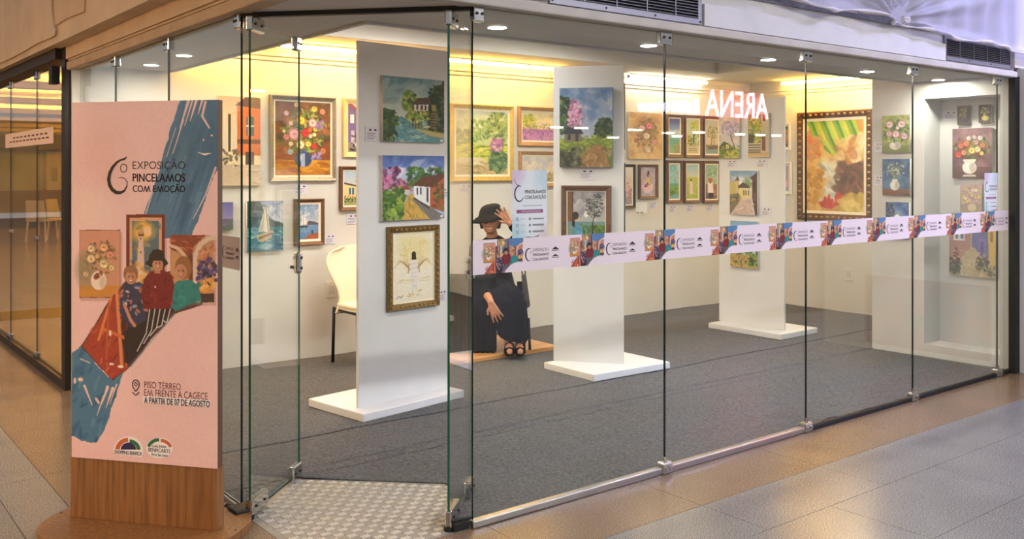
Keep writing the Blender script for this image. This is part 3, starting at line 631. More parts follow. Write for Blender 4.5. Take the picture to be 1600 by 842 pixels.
# ================================================================== PAINT ENGINE (colour grids used as the painted surface of canvases and prints)
def lin(c):
    c = np.clip(np.asarray(c, float)/255.0, 0, 1); return np.where(c <= 0.04045, c/12.92, ((c+0.055)/1.055)**2.4)
class Art:
    def __init__(s, w, h, bgc=(255, 255, 255), seed=1):
        s.w, s.h = w, h; s.rs = np.random.RandomState(seed)
        u, v = np.meshgrid((np.arange(w)+0.5)/w, (np.arange(h)+0.5)/h); s.u, s.v = u, v; s.asp = h/w
        s.c = np.ones((h, w, 3))*np.array(bgc, float); s.T = lambda x, y: (x, y); s.k = 1.0; s.ky = 1.0; s.clipm = None
    def noise(s, f, seed=0, octv=3):
        out = np.zeros((s.h, s.w)); amp = 1.0; tot = 0; r = np.random.RandomState(seed+int(f*13) % 9973)
        for o in range(octv):
            n = max(2, int(f*2**o)); m = max(2, int(f*s.asp*2**o)); g = r.rand(m+2, n+2)
            x = s.u*n; y = s.v*m; xi = x.astype(int); yi = y.astype(int); fx = x-xi; fy = y-yi; fx = fx*fx*(3-2*fx); fy = fy*fy*(3-2*fy)
            out += amp*((g[yi, xi]*(1-fx)+g[yi, xi+1]*fx)*(1-fy)+(g[yi+1, xi]*(1-fx)+g[yi+1, xi+1]*fx)*fy); tot += amp; amp *= 0.5
        return out/tot
    def put(s, m, col, a=1.0):
        if s.clipm is not None: m = m*s.clipm
        m = np.clip(m, 0, 1)[..., None]*a; s.c = s.c*(1-m)+np.array(col, float)*m; return s
    def grad(s, c0, c1, v0=0, v1=1, jit=0.06, seed=3):
        t = np.clip((s.v-v0)/(v1-v0)+(s.noise(5, seed)-0.5)*jit*4, 0, 1)[..., None]; g = np.array(c0)*(1-t)+np.array(c1)*t
        m = (s.v >= v0).astype(float) if getattr(s, 'init', False) else np.ones_like(s.v); s.init = True; s.c = s.c*(1-m[..., None])+g*m[..., None]; return s
    def blob(s, x, y, rx, ry, col, soft=0.15, rough=0.0, f=9, a=1.0, seed=0, rot=0.0):
        x, y = s.T(x, y); rx *= s.k; ry *= s.ky; dx = (s.u-x)*1.0; dy = (s.v-y)
        if rot:
            ca, sa = math.cos(rot), math.sin(rot); ex = dx; ey = dy*s.asp; dx = ca*ex+sa*ey; dy = (-sa*ex+ca*ey)/s.asp
        d = np.sqrt((dx/rx)**2+(dy/ry)**2)
        if rough: d = d+(s.noise(f, seed+5)-0.5)*rough*2
        return s.put(np.clip((1+soft/2-d)/max(soft, 1e-3), 0, 1), col, a)
    def poly(s, pts, col, a=1.0, soft=0.0, rough=0.0, f=14, seed=0):
        pts = [s.T(*p) for p in pts]; U, V = s.u, s.v
        if rough: U = U+(s.noise(f, seed+1)-0.5)*rough; V = V+(s.noise(f, seed+2)-0.5)*rough/s.asp
        ins = np.zeros(U.shape, bool); n = len(pts)
        for i in range(n):
            (x0, y0), (x1, y1) = pts[i], pts[(i+1) % n]
            if y0 == y1: continue
            cnd = ((y0 > V) != (y1 > V)) & (U < (x1-x0)*(V-y0)/(y1-y0)+x0); ins ^= cnd
        return s.put(ins.astype(float), col, a)
    def mask(s, pts, rough=0.0, f=14, seed=0):
        c0, k0 = s.c, s.clipm; s.c = np.zeros_like(s.c); s.clipm = None; s.poly(pts, (1, 1, 1), rough=rough, f=f, seed=seed); m = s.c[..., 0]; s.c, s.clipm = c0, k0; return m
    def rect(s, x0, y0, x1, y1, col, a=1.0): return s.poly([(x0, y0), (x1, y0), (x1, y1), (x0, y1)], col, a)
    def line(s, pts, wd, col, a=1.0, wd1=None):
        P = [s.T(*p) for p in pts]; n = len(P)-1; wd *= s.k; wd1 = wd if wd1 is None else wd1*s.k
        m = np.zeros(s.u.shape)
        for i in range(n):
            (x0, y0), (x1, y1) = P[i], P[i+1]; ax, ay = x1-x0, (y1-y0)*s.asp; L2 = ax*ax+ay*ay+1e-12
            px, py = s.u-x0, (s.v-y0)*s.asp; t = np.clip((px*ax+py*ay)/L2, 0, 1); d = np.hypot(px-t*ax, py-t*ay)
            w_ = wd+(wd1-wd)*((i+t)/n); m = np.maximum(m, np.clip((w_/2-d)*s.w+0.5, 0, 1))
        return s.put(m, col, a)
    def dabs(s, box_, n, size, pal, a=0.9, el=1.0, rot=None, seed=0, shape=None):
        r = np.random.RandomState(seed+17); x0, y0, x1, y1 = box_; i = 0; tries = 0
        while i < n and tries < n*6:
            tries += 1; x = x0+(x1-x0)*r.rand(); y = y0+(y1-y0)*r.rand()
            if shape == 'e' and ((x-(x0+x1)/2)/((x1-x0)/2))**2+((y-(y0+y1)/2)/((y1-y0)/2))**2 > 1: continue
            i += 1; z = size*(0.6+0.8*r.rand()); c = np.array(pal[r.randint(len(pal))], float)+r.randn()*9
            s._dab(x, y, z, z*el, c, a, (r.rand()*3.1 if rot is None else rot+r.randn()*0.25))
        return s
    def _dab(s, x, y, rx, ry, col, a, rot):
        x, y = s.T(x, y); rx *= s.k; ry *= s.k; R = max(rx, ry)*1.2
        i0, i1 = int(max(0, (x-R)*s.w)), int(min(s.w, (x+R)*s.w+2)); j0, j1 = int(max(0, (y-R/s.asp)*s.h)), int(min(s.h, (y+R/s.asp)*s.h+2))
        if i1 <= i0 or j1 <= j0: return
        U = s.u[j0:j1, i0:i1]-x; V = (s.v[j0:j1, i0:i1]-y)*s.asp; ca, sa = math.cos(rot), math.sin(rot)
        d = np.sqrt(((ca*U+sa*V)/rx)**2+((-sa*U+ca*V)/ry)**2); m = np.clip((1.15-d)/0.35, 0, 1)[..., None]*a
        if s.clipm is not None: m = m*s.clipm[j0:j1, i0:i1, None]
        s.c[j0:j1, i0:i1] = s.c[j0:j1, i0:i1]*(1-m)+np.clip(col, 0, 255)*m
    def rose(s, x, y, r, c, seed=0):
        c = np.array(c, float); A = s.asp; B = s.k; rs = np.random.RandomState((seed+int(abs(x*991+y*77))) % 99991); ky = r if s.k == 1.0 else r*s.k/s.ky*s.asp if False else r
        yy = (1/A) if s.k == 1.0 else 1.0
        s._dab(x, y, r, r*0.92, c*0.72, 1, rs.rand()*3)
        for k in range(9):
            t = k*0.7+rs.rand()*0.4; q = r*(0.62-0.02*k); s._dab(x+math.cos(t)*q*.8, y+math.sin(t)*q*.8*yy, r*.46, r*.26, np.clip(c*(0.86+0.28*rs.rand())+8, 0, 255), 0.85, t+1.57)
        for k in range(5):
            t = rs.rand()*6.28; s._dab(x+math.cos(t)*r*.28, y+math.sin(t)*r*.28*yy, r*.26, r*.13, c*(0.66+0.5*rs.rand()), 0.7, t+1.57)
        s._dab(x, y, r*.16, r*.13, c*0.6, 0.8, 0); return s
    def tex(s, amt=14, f=40, seed=8):
        n = (s.noise(f, seed, 2)-0.5)*amt*2; s.c = s.c+n[..., None]; return s
    def lin(s): return lin(s.c)

def grid_mesh(name, P, art_lin, side=None, depth=0.0, Pd=None, m=None, sidecol=(236, 232, 224)):
    # P(a, b): local point for a,b in 0..1 (a to the right, b down); Pd: the same at the back of the stretcher
    h, w, _ = art_lin.shape
    a = np.linspace(0, 1, w); b = np.linspace(0, 1, h)
    p00, p10, p01 = [np.array(P(*q), float) for q in ((0, 0), (1, 0), (0, 1))]
    A, B = np.meshgrid(a, b)
    V = p00+A[..., None]*(p10-p00)+B[..., None]*(p01-p00); V = V.reshape(-1, 3)
    i = np.arange(w-1)[None, :]+np.arange(h-1)[:, None]*w
    Fq = np.stack([i, i+w, i+w+1, i+1], -1).reshape(-1, 4)
    Cc = np.concatenate([art_lin.reshape(-1, 3), np.ones((w*h, 1))], 1)
    if depth:
        q00, q10, q01 = [np.array(Pd(*q), float) for q in ((0, 0), (1, 0), (0, 1))]
        ring = np.array([p00, p10, p10+p01-p00, p01, q00, q10, q10+q01-q00, q01]); n0 = len(V)
        V = np.concatenate([V, ring]); sc = np.append(lin(sidecol), 1.0); Cc = np.concatenate([Cc, np.tile(sc, (8, 1))])
        Fq = np.concatenate([Fq, np.array([[n0+k, n0+(k+1) % 4, n0+4+(k+1) % 4, n0+4+k] for k in range(4)]+[[n0+4, n0+5, n0+6, n0+7]])])
    me = bpy.data.meshes.new(name); nV, nF = len(V), len(Fq)
    me.vertices.add(nV); me.vertices.foreach_set('co', V.astype(np.float32).ravel())
    me.loops.add(nF*4); me.loops.foreach_set('vertex_index', Fq.astype(np.int32).ravel())
    me.polygons.add(nF); me.polygons.foreach_set('loop_start', np.arange(0, nF*4, 4, dtype=np.int32)); me.polygons.foreach_set('loop_total', np.full(nF, 4, np.int32))
    me.update(calc_edges=True)
    at = me.color_attributes.new('paint', 'FLOAT_COLOR', 'POINT'); at.data.foreach_set('color', Cc.astype(np.float32).ravel())
    me.materials.append(m or CANVAS); return me

FR = {
 'gold': mat('gilt_frame', (168, 128, 62), 0.35, 0.55, noise=0.3, nscale=60, bump=0.5, bscale=80), 'olive': mat('olive_gilt_frame', (128, 106, 64), 0.4, 0.4, noise=0.3, nscale=70, bump=0.6, bscale=90),
 'brown': mat('brown_wood_frame', (104, 72, 48), 0.5, noise=0.2, nscale=30), 'silver': mat('silver_frame', (150, 142, 126), 0.35, 0.5, noise=0.15, nscale=40, bump=0.2),
 'cream': mat('cream_frame', (232, 208, 150), 0.5, noise=0.08, nscale=20), 'black': mat('black_frame', (26, 24, 24), 0.45), 'white': mat('white_frame', (236, 232, 224), 0.5), 'tan': mat('tan_wood_frame', (176, 138, 92), 0.5, noise=0.15, nscale=30), 'yellowgold': mat('yellow_gold_frame', (206, 176, 84), 0.4, 0.35, noise=0.15, nscale=40, bump=0.2), 'darkgilt': mat('dark_gilt_frame', (92, 62, 30), 0.4, 0.4, noise=0.4, nscale=50, bump=0.6, bscale=60)}
LINER = mat('cream_liner', (238, 228, 206), 0.6); STICK = mat('white_sticker', (245, 245, 245), 0.6)
def frame_mesh(w, x0, x1, z0, z1, fw, prof):
    m = MB(); C = [(x0, z1), (x1, z1), (x1, z0), (x0, z0)]; ins = [(1, -1), (-1, -1), (-1, 1), (1, 1)]; n = len(prof)
    vs = [w.w(C[k][0]+ins[k][0]*fw*t, C[k][1]+ins[k][1]*fw*t, o) for k in range(4) for (t, o) in prof]
    fs = [(k*n+i, ((k+1) % 4)*n+i, ((k+1) % 4)*n+i+1, k*n+i+1) for k in range(4) for i in range(n-1)]
    return m.add(vs, fs)
NP = 0
def painting(w, q, art, label, frame=None, fw=0.03, liner=0.0, depth=0.028, name=None, tilt=0.0, res=1.25, group=None, sidecol=(232, 228, 218), off=0.002, sticker=False, ornate=False):
    global NP; NP += 1
    x0, x1, z0, z1 = w.rect(*q); c = w.w((x0+x1)/2, z0, off)
    pw = max(24, int((max(q[1][0], q[2][0])-min(q[0][0], q[3][0]))*res)); ph = max(24, int((max(q[2][1], q[3][1])-min(q[0][1], q[1][1]))*res))
    A = Art(pw, ph, seed=NP); art(A); A.tex(7)
    o = root(name or ('framed_painting' if frame else 'canvas_painting'), c, label, 'painting', group)
    og = np.array(c); i = (fw+liner) if frame else 0.0; fo = off+(0.012 if frame else depth)
    P = lambda a, b: np.array(w.w(x0+i+(x1-x0-2*i)*a, z1-i-(z1-z0-2*i)*b, fo))-og
    Pd = lambda a, b: np.array(w.w(x0+i+(x1-x0-2*i)*a, z1-i-(z1-z0-2*i)*b, off))-og
    cv = bpy.data.objects.new('canvas', grid_mesh('canvas', P, A.lin(), None, fo-off, Pd, sidecol=sidecol)); link(cv, o); ORG[cv.name] = Vector(c)
    if frame:
        pr = [(0, off), (0, off+0.024), (0.15, off+0.034), (0.45, off+0.030), (0.75, off+0.022), (1.0, off+0.018), (1.0, off+0.004)]
        fr = frame_mesh(w, x0, x1, z0, z1, fw, pr).build('frame', FR[frame], o)
        if ornate:
            mm = MB()
            for (ax0, az0, ax1, az1) in ((x0+fw/2, z0+fw/2, x1-fw/2, z0+fw/2), (x0+fw/2, z1-fw/2, x1-fw/2, z1-fw/2), (x0+fw/2, z0+fw/2, x0+fw/2, z1-fw/2), (x1-fw/2, z0+fw/2, x1-fw/2, z1-fw/2)):
                n = max(4, int(math.hypot(ax1-ax0, az1-az0)/(fw*0.9)))
                for k in range(n+1):
                    p = w.w(ax0+(ax1-ax0)*k/n, az0+(az1-az0)*k/n, off+0.03); mm.lathe([(0.0, -fw*.22), (fw*.2, -fw*.12), (fw*.24, 0), (fw*.2, fw*.12), (0.0, fw*.22)], p, 6)
            x = mm.build('carved_beading', FR['gold'], fr); x['kind'] = 'stuff'
        if liner:
            frame_mesh(w, x0+fw, x1-fw, z0+fw, z1-fw, liner, [(0, off+0.004), (0, off+0.019), (1.0, off+0.014), (1.0, off+0.004)]).build('liner', LINER, o)
    if sticker:
        s = 0.022; f2 = off+(0.036 if frame else depth+0.001)
        m = MB(); m.obox(w, x1-0.012-s, x1-0.012, z0+0.008, z0+0.02, f2-0.001, f2); m.build('price_sticker', STICK, o)
    return o
CARDM = mat('caption_card_paper', (226, 222, 234), 0.7)
def card(w, q, label, off=0.002):
    x0, x1 = w.at(q[0], q[1])[0], w.at(q[2], q[1])[0]; za, zb = w.at((q[0]+q[2])/2, q[1])[1], w.at((q[0]+q[2])/2, q[3])[1]; z0, z1 = min(za, zb), max(za, zb)
    o = root('caption_card', w.w((x0+x1)/2, z0, off), label, 'caption card', 'caption cards beside the paintings')
    m = MB(); m.obox(w, x0, x1, z0, z1, off, off+0.003); m.build('card', CARDM, o)
    W_, H_ = x1-x0, z1-z0; m = MB(); f = off+0.0032; g = off+0.0038
    for t in (0.36, 0.74):
        p = [(x0+W_*(t-0.1), z1-H_*0.28), (x0+W_*(t+0.1), z1-H_*0.28), (x0+W_*(t+0.06), z1-H_*0.16), (x0+W_*(t-0.05), z1-H_*0.14)]
        m.add([w.w(a, z, g) for a, z in p], [(0, 1, 2, 3)])
    for k in range(4): m.obox(w, x0+W_*0.12, x0+W_*(0.75-0.12*(k % 2)), z1-H_*(0.47+0.12*k), z1-H_*(0.44+0.12*k), f, g)
    x = m.build('print', mat('card_print', (70, 62, 84), 0.7), o); x['kind'] = 'stuff'
    return o
G4 = [(58, 92, 40), (92, 128, 52), (40, 70, 34), (130, 158, 70)]; YG = [(170, 180, 70), (206, 200, 92), (120, 150, 60)]
def vase(A, x, y, w_, h_, c):
    A.blob(x, y, w_, h_, c, 0.08); A.rect(x-w_*.55, y-h_*1.25, x+w_*.55, y-h_*.6, c); A.blob(x+w_*.45, y, w_*.45, h_*.8, tuple(v*0.72 for v in c), 0.5, a=0.6); A.blob(x-w_*.35, y-h_*.2, w_*.18, h_*.4, (255, 255, 255), 0.8, a=0.5)
def bouquet(A, x, y, rx, ry, cols, n, r, leaf=G4, seed=0, spread=1.25):
    A.dabs((x-rx*spread, y-ry*spread, x+rx*spread, y+ry*spread), int(n*5), r*0.75, leaf, 0.85, 0.35, seed=seed, shape='e')
    rs = np.random.RandomState(seed+3)
    for k in range(n):
        t = k*2.399; q = math.sqrt((k+0.5)/n); c = cols[rs.randint(len(cols))]
        A.rose(x+math.cos(t)*q*rx, y+math.sin(t)*q*ry, r*(0.75+0.5*rs.rand()), c, seed+k)
def tree(A, x, y0, y1, r, pal, trunk=(70, 50, 40), n=90, size=None, seed=0, ry=None):
    A.line([(x, y0), (x+0.01, (y0+y1)/2), (x-0.01, y1)], 0.02, trunk, 1, 0.012)
    A.dabs((x-r, y1-(ry or r), x+r, y1+(ry or r)), n, size or r*0.22, pal, 0.85, 0.7, seed=seed, shape='e')
def house(A, x0, y0, x1, y1, wall, roof, seed=0):
    A.rect(x0, y0, x1, y1, wall); d = (x1-x0)*0.12; A.poly([(x0-d, y0+0.01), (x0+d, y0-(y1-y0)*0.8), (x1-d, y0-(y1-y0)*0.8), (x1+d, y0+0.01)], roof)
    n = 3
    for k in range(n):
        a = x0+(x1-x0)*(0.15+0.28*k); A.rect(a, y0+(y1-y0)*0.25, a+(x1-x0)*0.13, y0+(y1-y0)*0.8, (60, 66, 80))

# ---- the pictures
def a_flowers_big(A):
    A.grad((112, 78, 40), (128, 66, 26), 0, 0.72); A.dabs((0, 0, 1, 0.7), 60, 0.07, [(88, 56, 30), (150, 96, 46), (70, 62, 34), (176, 116, 70)], 0.5, 0.8, seed=1)
    A.grad((196, 138, 34), (176, 112, 24), 0.79, 1); A.dabs((0, 0.8, 1, 1), 30, 0.09, [(214, 158, 44), (160, 96, 22), (150, 84, 40)], 0.6, 0.3, rot=0.1, seed=2)
    vase(A, 0.50, 0.78, 0.155, 0.105, (58, 82, 128)); A.rect(0.46, 0.70, 0.53, 0.88, (190, 204, 226), 0.7)
    A.dabs((0.12, 0.10, 0.92, 0.72), 170, 0.05, G4+[(150, 160, 80)], 0.85, 0.3, seed=3, shape='e')
    for x, y, r, c in ((.34,.44,.115,(236,160,166)),(.55,.42,.09,(196,40,42)),(.46,.25,.085,(240,204,60)),(.67,.28,.085,(244,186,190)),(.70,.09,.06,(240,206,70)),(.45,.58,.085,(246,222,170)),(.59,.57,.06,(244,214,90)),(.70,.60,.06,(206,50,44)),(.27,.68,.06,(150,176,196)),(.20,.48,.06,(216,120,124)),(.28,.29,.045,(240,190,170)),(.63,.46,.04,(250,236,170)),(.70,.44,.04,(250,236,170)),(.72,.37,.045,(236,196,60)),(.16,.40,.035,(240,220,150)),(.28,.57,.045,(240,214,190)),(.20,.16,.05,(200,180,190)),(.38,.04,.05,(236,200,130)),(.85,.12,.06,(214,140,110)),(.86,.66,.06,(206,120,60)),(.62,.38,.045,(226,110,50))): A.rose(x, y, r, c)
    A.dabs((.74,.24,.86,.36), 16, .025, [(120,90,150),(150,120,180)], .9); A.dabs((.66,.68,.82,.78), 22, .025, [(90,86,140),(160,150,200)], .9)
    A.c = A.c*1.0
def a_orange_house(A):
    A.grad((226, 190, 150), (240, 220, 180), 0, 0.4); A.rect(0.45, 0.06, 1, 0.66, (206, 112, 48)); A.poly([(0.4, 0.1), (0.75, -0.04), (1, 0.02), (1, 0.13)], (92, 66, 50)); A.rect(.66, .22, .84, .44, (60, 86, 92)); A.rect(.70, .22, .715, .44, (230, 220, 200)); A.rect(.66, .32, .84, .335, (230, 220, 200))
    A.rect(.45, .48, 1, .53, (110, 66, 44)); A.rect(.64, .62, .84, .8, (84, 60, 52))
    for k in range(4): A.rect(.02+k*.11, .2, .08+k*.11, .62, (40, 36, 34) if k % 2 == 0 else (226, 216, 200))
    A.grad((196, 176, 148), (214, 196, 166), .76, 1); A.dabs((0, .6, .5, .78), 40, .05, [(50, 46, 40), (90, 80, 60), (200, 190, 160)], .8, .5); A.dabs((0, .78, 1, 1), 30, .06, [(190, 168, 140), (222, 204, 176)], .6, .3, rot=0)
def a_purple(A):
    A.grad((92, 96, 170), (150, 140, 190), 0, .6); A.grad((110, 96, 130), (84, 110, 80), .6, 1); A.dabs((0, .6, 1, 1), 40, .08, [(120, 100, 140), (90, 120, 90)], .6, .5)
def a_street_red(A):
    A.grad((240, 220, 170), (246, 226, 160), 0, .5); A.poly([(0, 0), (.42, .16), (.42, .2), (.34, .2), (.34, .95), (0, .95)], (112, 96, 150)); A.poly([(0, 0), (.1, -.02), (.5, .17), (.42, .2)], (186, 84, 44)); A.rect(.1, .22, .22, .4, (246, 240, 220)); A.rect(.12, .55, .24, .8, (190, 176, 190))
    A.poly([(.4, .36), (.6, .28), (1, .36), (1, .44), (.4, .44)], (206, 110, 54)); A.rect(.42, .44, 1, .8, (150, 110, 130)); A.rect(.5, .5, .62, .8, (176, 70, 44)); A.rect(.72, .5, .8, .8, (196, 90, 50)); A.grad((150, 130, 130), (120, 110, 110), .8, 1); A.dabs((0.1, .6, .9, 1), 60, .06, [(40, 60, 40), (30, 40, 36), (200, 200, 190), (70, 96, 60)], .85, .5)
def a_yellow_house(A):
    A.grad((176, 196, 216), (226, 220, 206), 0, .6); A.rect(0, .38, .62, .8, (236, 214, 150)); A.poly([(-.1, .30), (.66, .42), (.62, .46), (-.1, .36)], (96, 66, 50)); A.rect(.24, .48, .46, .68, (60, 110, 130)); A.rect(.33, .48, .36, .68, (240, 240, 220)); A.grad((140, 150, 80), (176, 160, 120), .78, 1); A.dabs((0, .68, 1, .92), 70, .05, G4+[(210, 110, 80), (236, 200, 90)], .85, .6); A.dabs((.55, .05, 1, .35), 40, .05, G4, .8, .5)
def a_sail(A):
    A.grad((150, 170, 200), (206, 214, 226), 0, .3); A.poly([(0, 0), (.35, 0), (.5, .25), (.75, .4), (1, .46), (1, .56), (0, .6)], (70, 96, 104), rough=.04); A.poly([(0, 0), (.2, 0), (.3, .4), (0, .6)], (44, 66, 70), rough=.05)
    A.dabs((.2, .05, .6, .5), 30, .08, [(90, 120, 128), (60, 84, 96), (120, 146, 160)], .5, .3, rot=.9); A.dabs((.5, 0, 1, .36), 26, .09, [(196, 206, 226), (140, 160, 200), (226, 226, 230)], .6, .4)
    A.grad((74, 140, 160), (50, 110, 140), .53, 1); A.dabs((0, .55, 1, 1), 90, .06, [(100, 170, 180), (40, 96, 124), (190, 220, 222), (60, 130, 150)], .7, .25, rot=0.15)
    A.poly([(.50, .13), (.55, .14), (.62, .56), (.60, .62), (.30, .60)], (226, 222, 200)); A.poly([(.42, .4), (.50, .13), (.44, .60), (.30, .60)], (190, 190, 176)); A.line([(.51, .12), (.6, .68)], .02, (120, 96, 70)); A.poly([(.26, .68), (.72, .58), (.66, .74), (.4, .82), (.30, .78)], (196, 176, 140)); A.poly([(.3, .72), (.7, .63), (.68, .67), (.34, .76)], (120, 96, 70)); A.blob(.5, .9, .2, .06, (190, 214, 216), .6, a=.6)
def a_boat(A):
    A.grad((120, 150, 190), (206, 210, 210), 0, .56); A.dabs((0, .05, 1, .5), 30, .12, [(226, 226, 226), (150, 176, 206), (196, 206, 216)], .55, .4); A.poly([(.3, .56), (.5, .46), (.8, .50), (1, .54), (1, .6), (.2, .6)], (96, 90, 90), rough=.03)
    A.grad((120, 160, 196), (90, 130, 176), .58, 1); A.dabs((0, .6, 1, 1), 40, .07, [(150, 186, 210), (80, 120, 170)], .6, .25, rot=0); A.poly([(.14, .3), (.2, .28), (.34, .56), (.1, .58)], (246, 240, 230)); A.poly([(.26, .36), (.36, .4), (.4, .57), (.3, .57)], (236, 226, 210)); A.poly([(0, .6), (.46, .6), (.4, .66), (.06, .66)], (84, 60, 50)); A.line([(.2, .2), (.2, .6)], .02, (90, 70, 60)); A.poly([(.2, 1), (.5, .86), (1, .82), (1, 1)], (166, 90, 60), rough=.04); A.rect(.62, .74, .7, .86, (70, 70, 80))
def a_river(A):
    A.grad((110, 146, 156), (196, 204, 190), 0, .6); A.dabs((0, 0, 1, .4), 30, .14, [(84, 124, 136), (140, 168, 170), (176, 190, 184)], .5, .4, rot=-.4)
    A.blob(.42, .36, .13, .15, (104, 128, 56), .2, .25); A.dabs((.3, .22, .55, .5), 50, .03, YG+G4, .8, .7, shape='e')
    A.poly([(.55, 1.0), (.40, .74), (.34, .6), (.42, .52), (.7, .5), (1, .5), (1, .9)], (120, 132, 62), rough=.05); A.dabs((.40, .52, .76, .72), 90, .035, YG+G4+[(150, 120, 60)], .85, .6, rot=1.2)
    A.poly([(.86, .1), (1, .02), (1, .85), (.8, .8), (.74, .5), (.72, .3)], (40, 62, 44), rough=.08); A.dabs((.72, .1, 1, .8), 120, .04, [(36, 56, 40), (56, 80, 52), (24, 42, 34), (80, 100, 60)], .85, .6)
    A.rect(.5, .40, .72, .50, (222, 214, 200)); A.poly([(.46, .42), (.54, .31), (.74, .29), (.78, .40)], (84, 66, 54))
    for x in (.53, .60, .66): A.rect(x, .42, x+.035, .49, (74, 70, 70))
    A.rect(.78, .4, .86, .5, (150, 140, 70))
    A.poly([(.2, 1), (.22, .62), (.30, .60), (.40, .68), (.58, .84), (1, .9), (1, 1)], (96, 150, 156), rough=.02); A.dabs((.2, .64, .7, 1), 60, .05, [(70, 124, 134), (150, 190, 190), (110, 164, 168), (206, 222, 214)], .7, .3, rot=.2); A.poly([(.5, .76), (.62, .80), (1, .86), (1, .93), (.7, .88)], (190, 176, 120), rough=.03)
    for k in range(6): A.line([(.77, .54+k*.045), (.87, .54+k*.045)], .018, (150, 110, 70))
    for k in range(5): A.line([(.42+k*.05, .68), (.42+k*.05, .78)], .012, (70, 60, 50))
    A.blob(.05, .76, .17, .27, (52, 82, 48), .15, .35); A.dabs((-.1, .52, .22, 1), 80, .04, [(60, 96, 50), (40, 66, 40), (96, 124, 66)], .85, .5)
def a_street_house(A):
    A.grad((84, 116, 190), (170, 186, 220), 0, .5); A.dabs((.1, .12, .8, .42), 40, .11, [(226, 226, 236), (150, 170, 214), (200, 206, 226)], .6, .5); A.dabs((0, 0, 1, .15), 20, .12, [(70, 100, 180), (96, 126, 200)], .6, .4)
    A.dabs((-.05, .2, .26, .55), 60, .045, [(170, 84, 140), (130, 60, 110), (206, 130, 176), (90, 50, 90)], .85, .6); A.dabs((.22, .38, .5, .55), 40, .035, [(190, 100, 130), (120, 70, 90), (206, 140, 160)], .8, .6); A.dabs((.4, .2, 1, .5), 150, .04, [(60, 104, 50), (96, 136, 60), (40, 76, 46)], .85, .5)
    A.rect(.3, .52, .42, .6, (214, 206, 200)); A.poly([(.28, .53), (.36, .47), (.46, .53)], (150, 66, 50))
    A.poly([(.2, 1), (.40, .62), (.46, .58), (.50, .62), (.7, .9), (.78, 1)], (206, 172, 84), rough=.02); A.dabs((.3, .66, .66, 1), 40, .05, [(186, 146, 66), (226, 196, 110), (170, 130, 60)], .6, .3, rot=1.1)
    A.poly([(0, .55), (.28, .56), (.38, .62), (.2, 1), (0, 1)], (84, 120, 50), rough=.05); A.dabs((0, .5, .32, 1), 130, .045, [(70, 110, 44), (120, 160, 60), (50, 84, 40), (160, 180, 70)], .85, .5)
    A.poly([(.50, .46), (.76, .46), (.76, .80), (.50, .66)], (236, 238, 240)); A.poly([(.76, .5), (.96, .34), (1, .36), (1, .9), (.76, .82)], (180, 96, 60)); A.poly([(.46, .47), (.62, .34), (.98, .28), (1, .34), (.80, .5)], (104, 62, 48)); A.poly([(.5, .66), (.76, .80), (.9, .9), (1, .96), (1, 1), (.76, 1), (.46, .68)], (120, 118, 116))
    for x in (.535, .59, .70): A.poly([(x, .5), (x+.03, .5), (x+.03, .62+.12*(x > .65)), (x, .6+.12*(x > .65))], (50, 66, 96))
    A.dabs((.82, .45, 1, .85), 50, .035, [(70, 90, 44), (140, 80, 50), (110, 120, 60)], .8, .6); A.line([(.50, .66), (.74, .83)], .02, (70, 50, 44))
def a_angel(A):
    A.c[:] = (244, 238, 220); A.blob(.5, .25, .45, .22, (236, 222, 160), .9, .3, a=.8); A.dabs((.2, .1, .8, .35), 30, .07, [(240, 226, 166), (226, 206, 130)], .4, .3)
    for s_ in (-1, 1):
        for k in range(9): A.line([(.5+s_*.07, .55), (.5+s_*(.14+.025*k), .46-.01*k), (.5+s_*(.16+.04*k), .30+.025*k)], .014, [(190, 150, 96), (214, 186, 130), (160, 120, 76)][k % 3], .9, .004)
    A.poly([(.43, .40), (.58, .40), (.62, .60), (.58, .84), (.46, .86), (.40, .62)], (236, 232, 226), rough=.01)
    for k in range(6): A.line([(.42+k*.01, .46+k*.06), (.58, .44+k*.07)], .008, (186, 176, 160), .8)
    A.blob(.51, .32, .055, .05, (56, 38, 30), .2); A.poly([(.46, .31), (.56, .31), (.575, .39), (.45, .39)], (60, 42, 34)); A.line([(.63, .45), (.65, .58)], .03, (196, 160, 110)); A.line([(.39, .45), (.37, .58)], .03, (196, 160, 110))
    A.dabs((.12, .66, .9, .72), 24, .06, [(214, 198, 150), (226, 214, 176)], .6, .2, rot=0); A.dabs((.35, .84, .7, .94), 30, .03, [(226, 200, 140), (206, 186, 120)], .6, .4); A.line([(.08, .94), (.14, .91), (.2, .93), (.24, .90)], .012, (60, 50, 40))
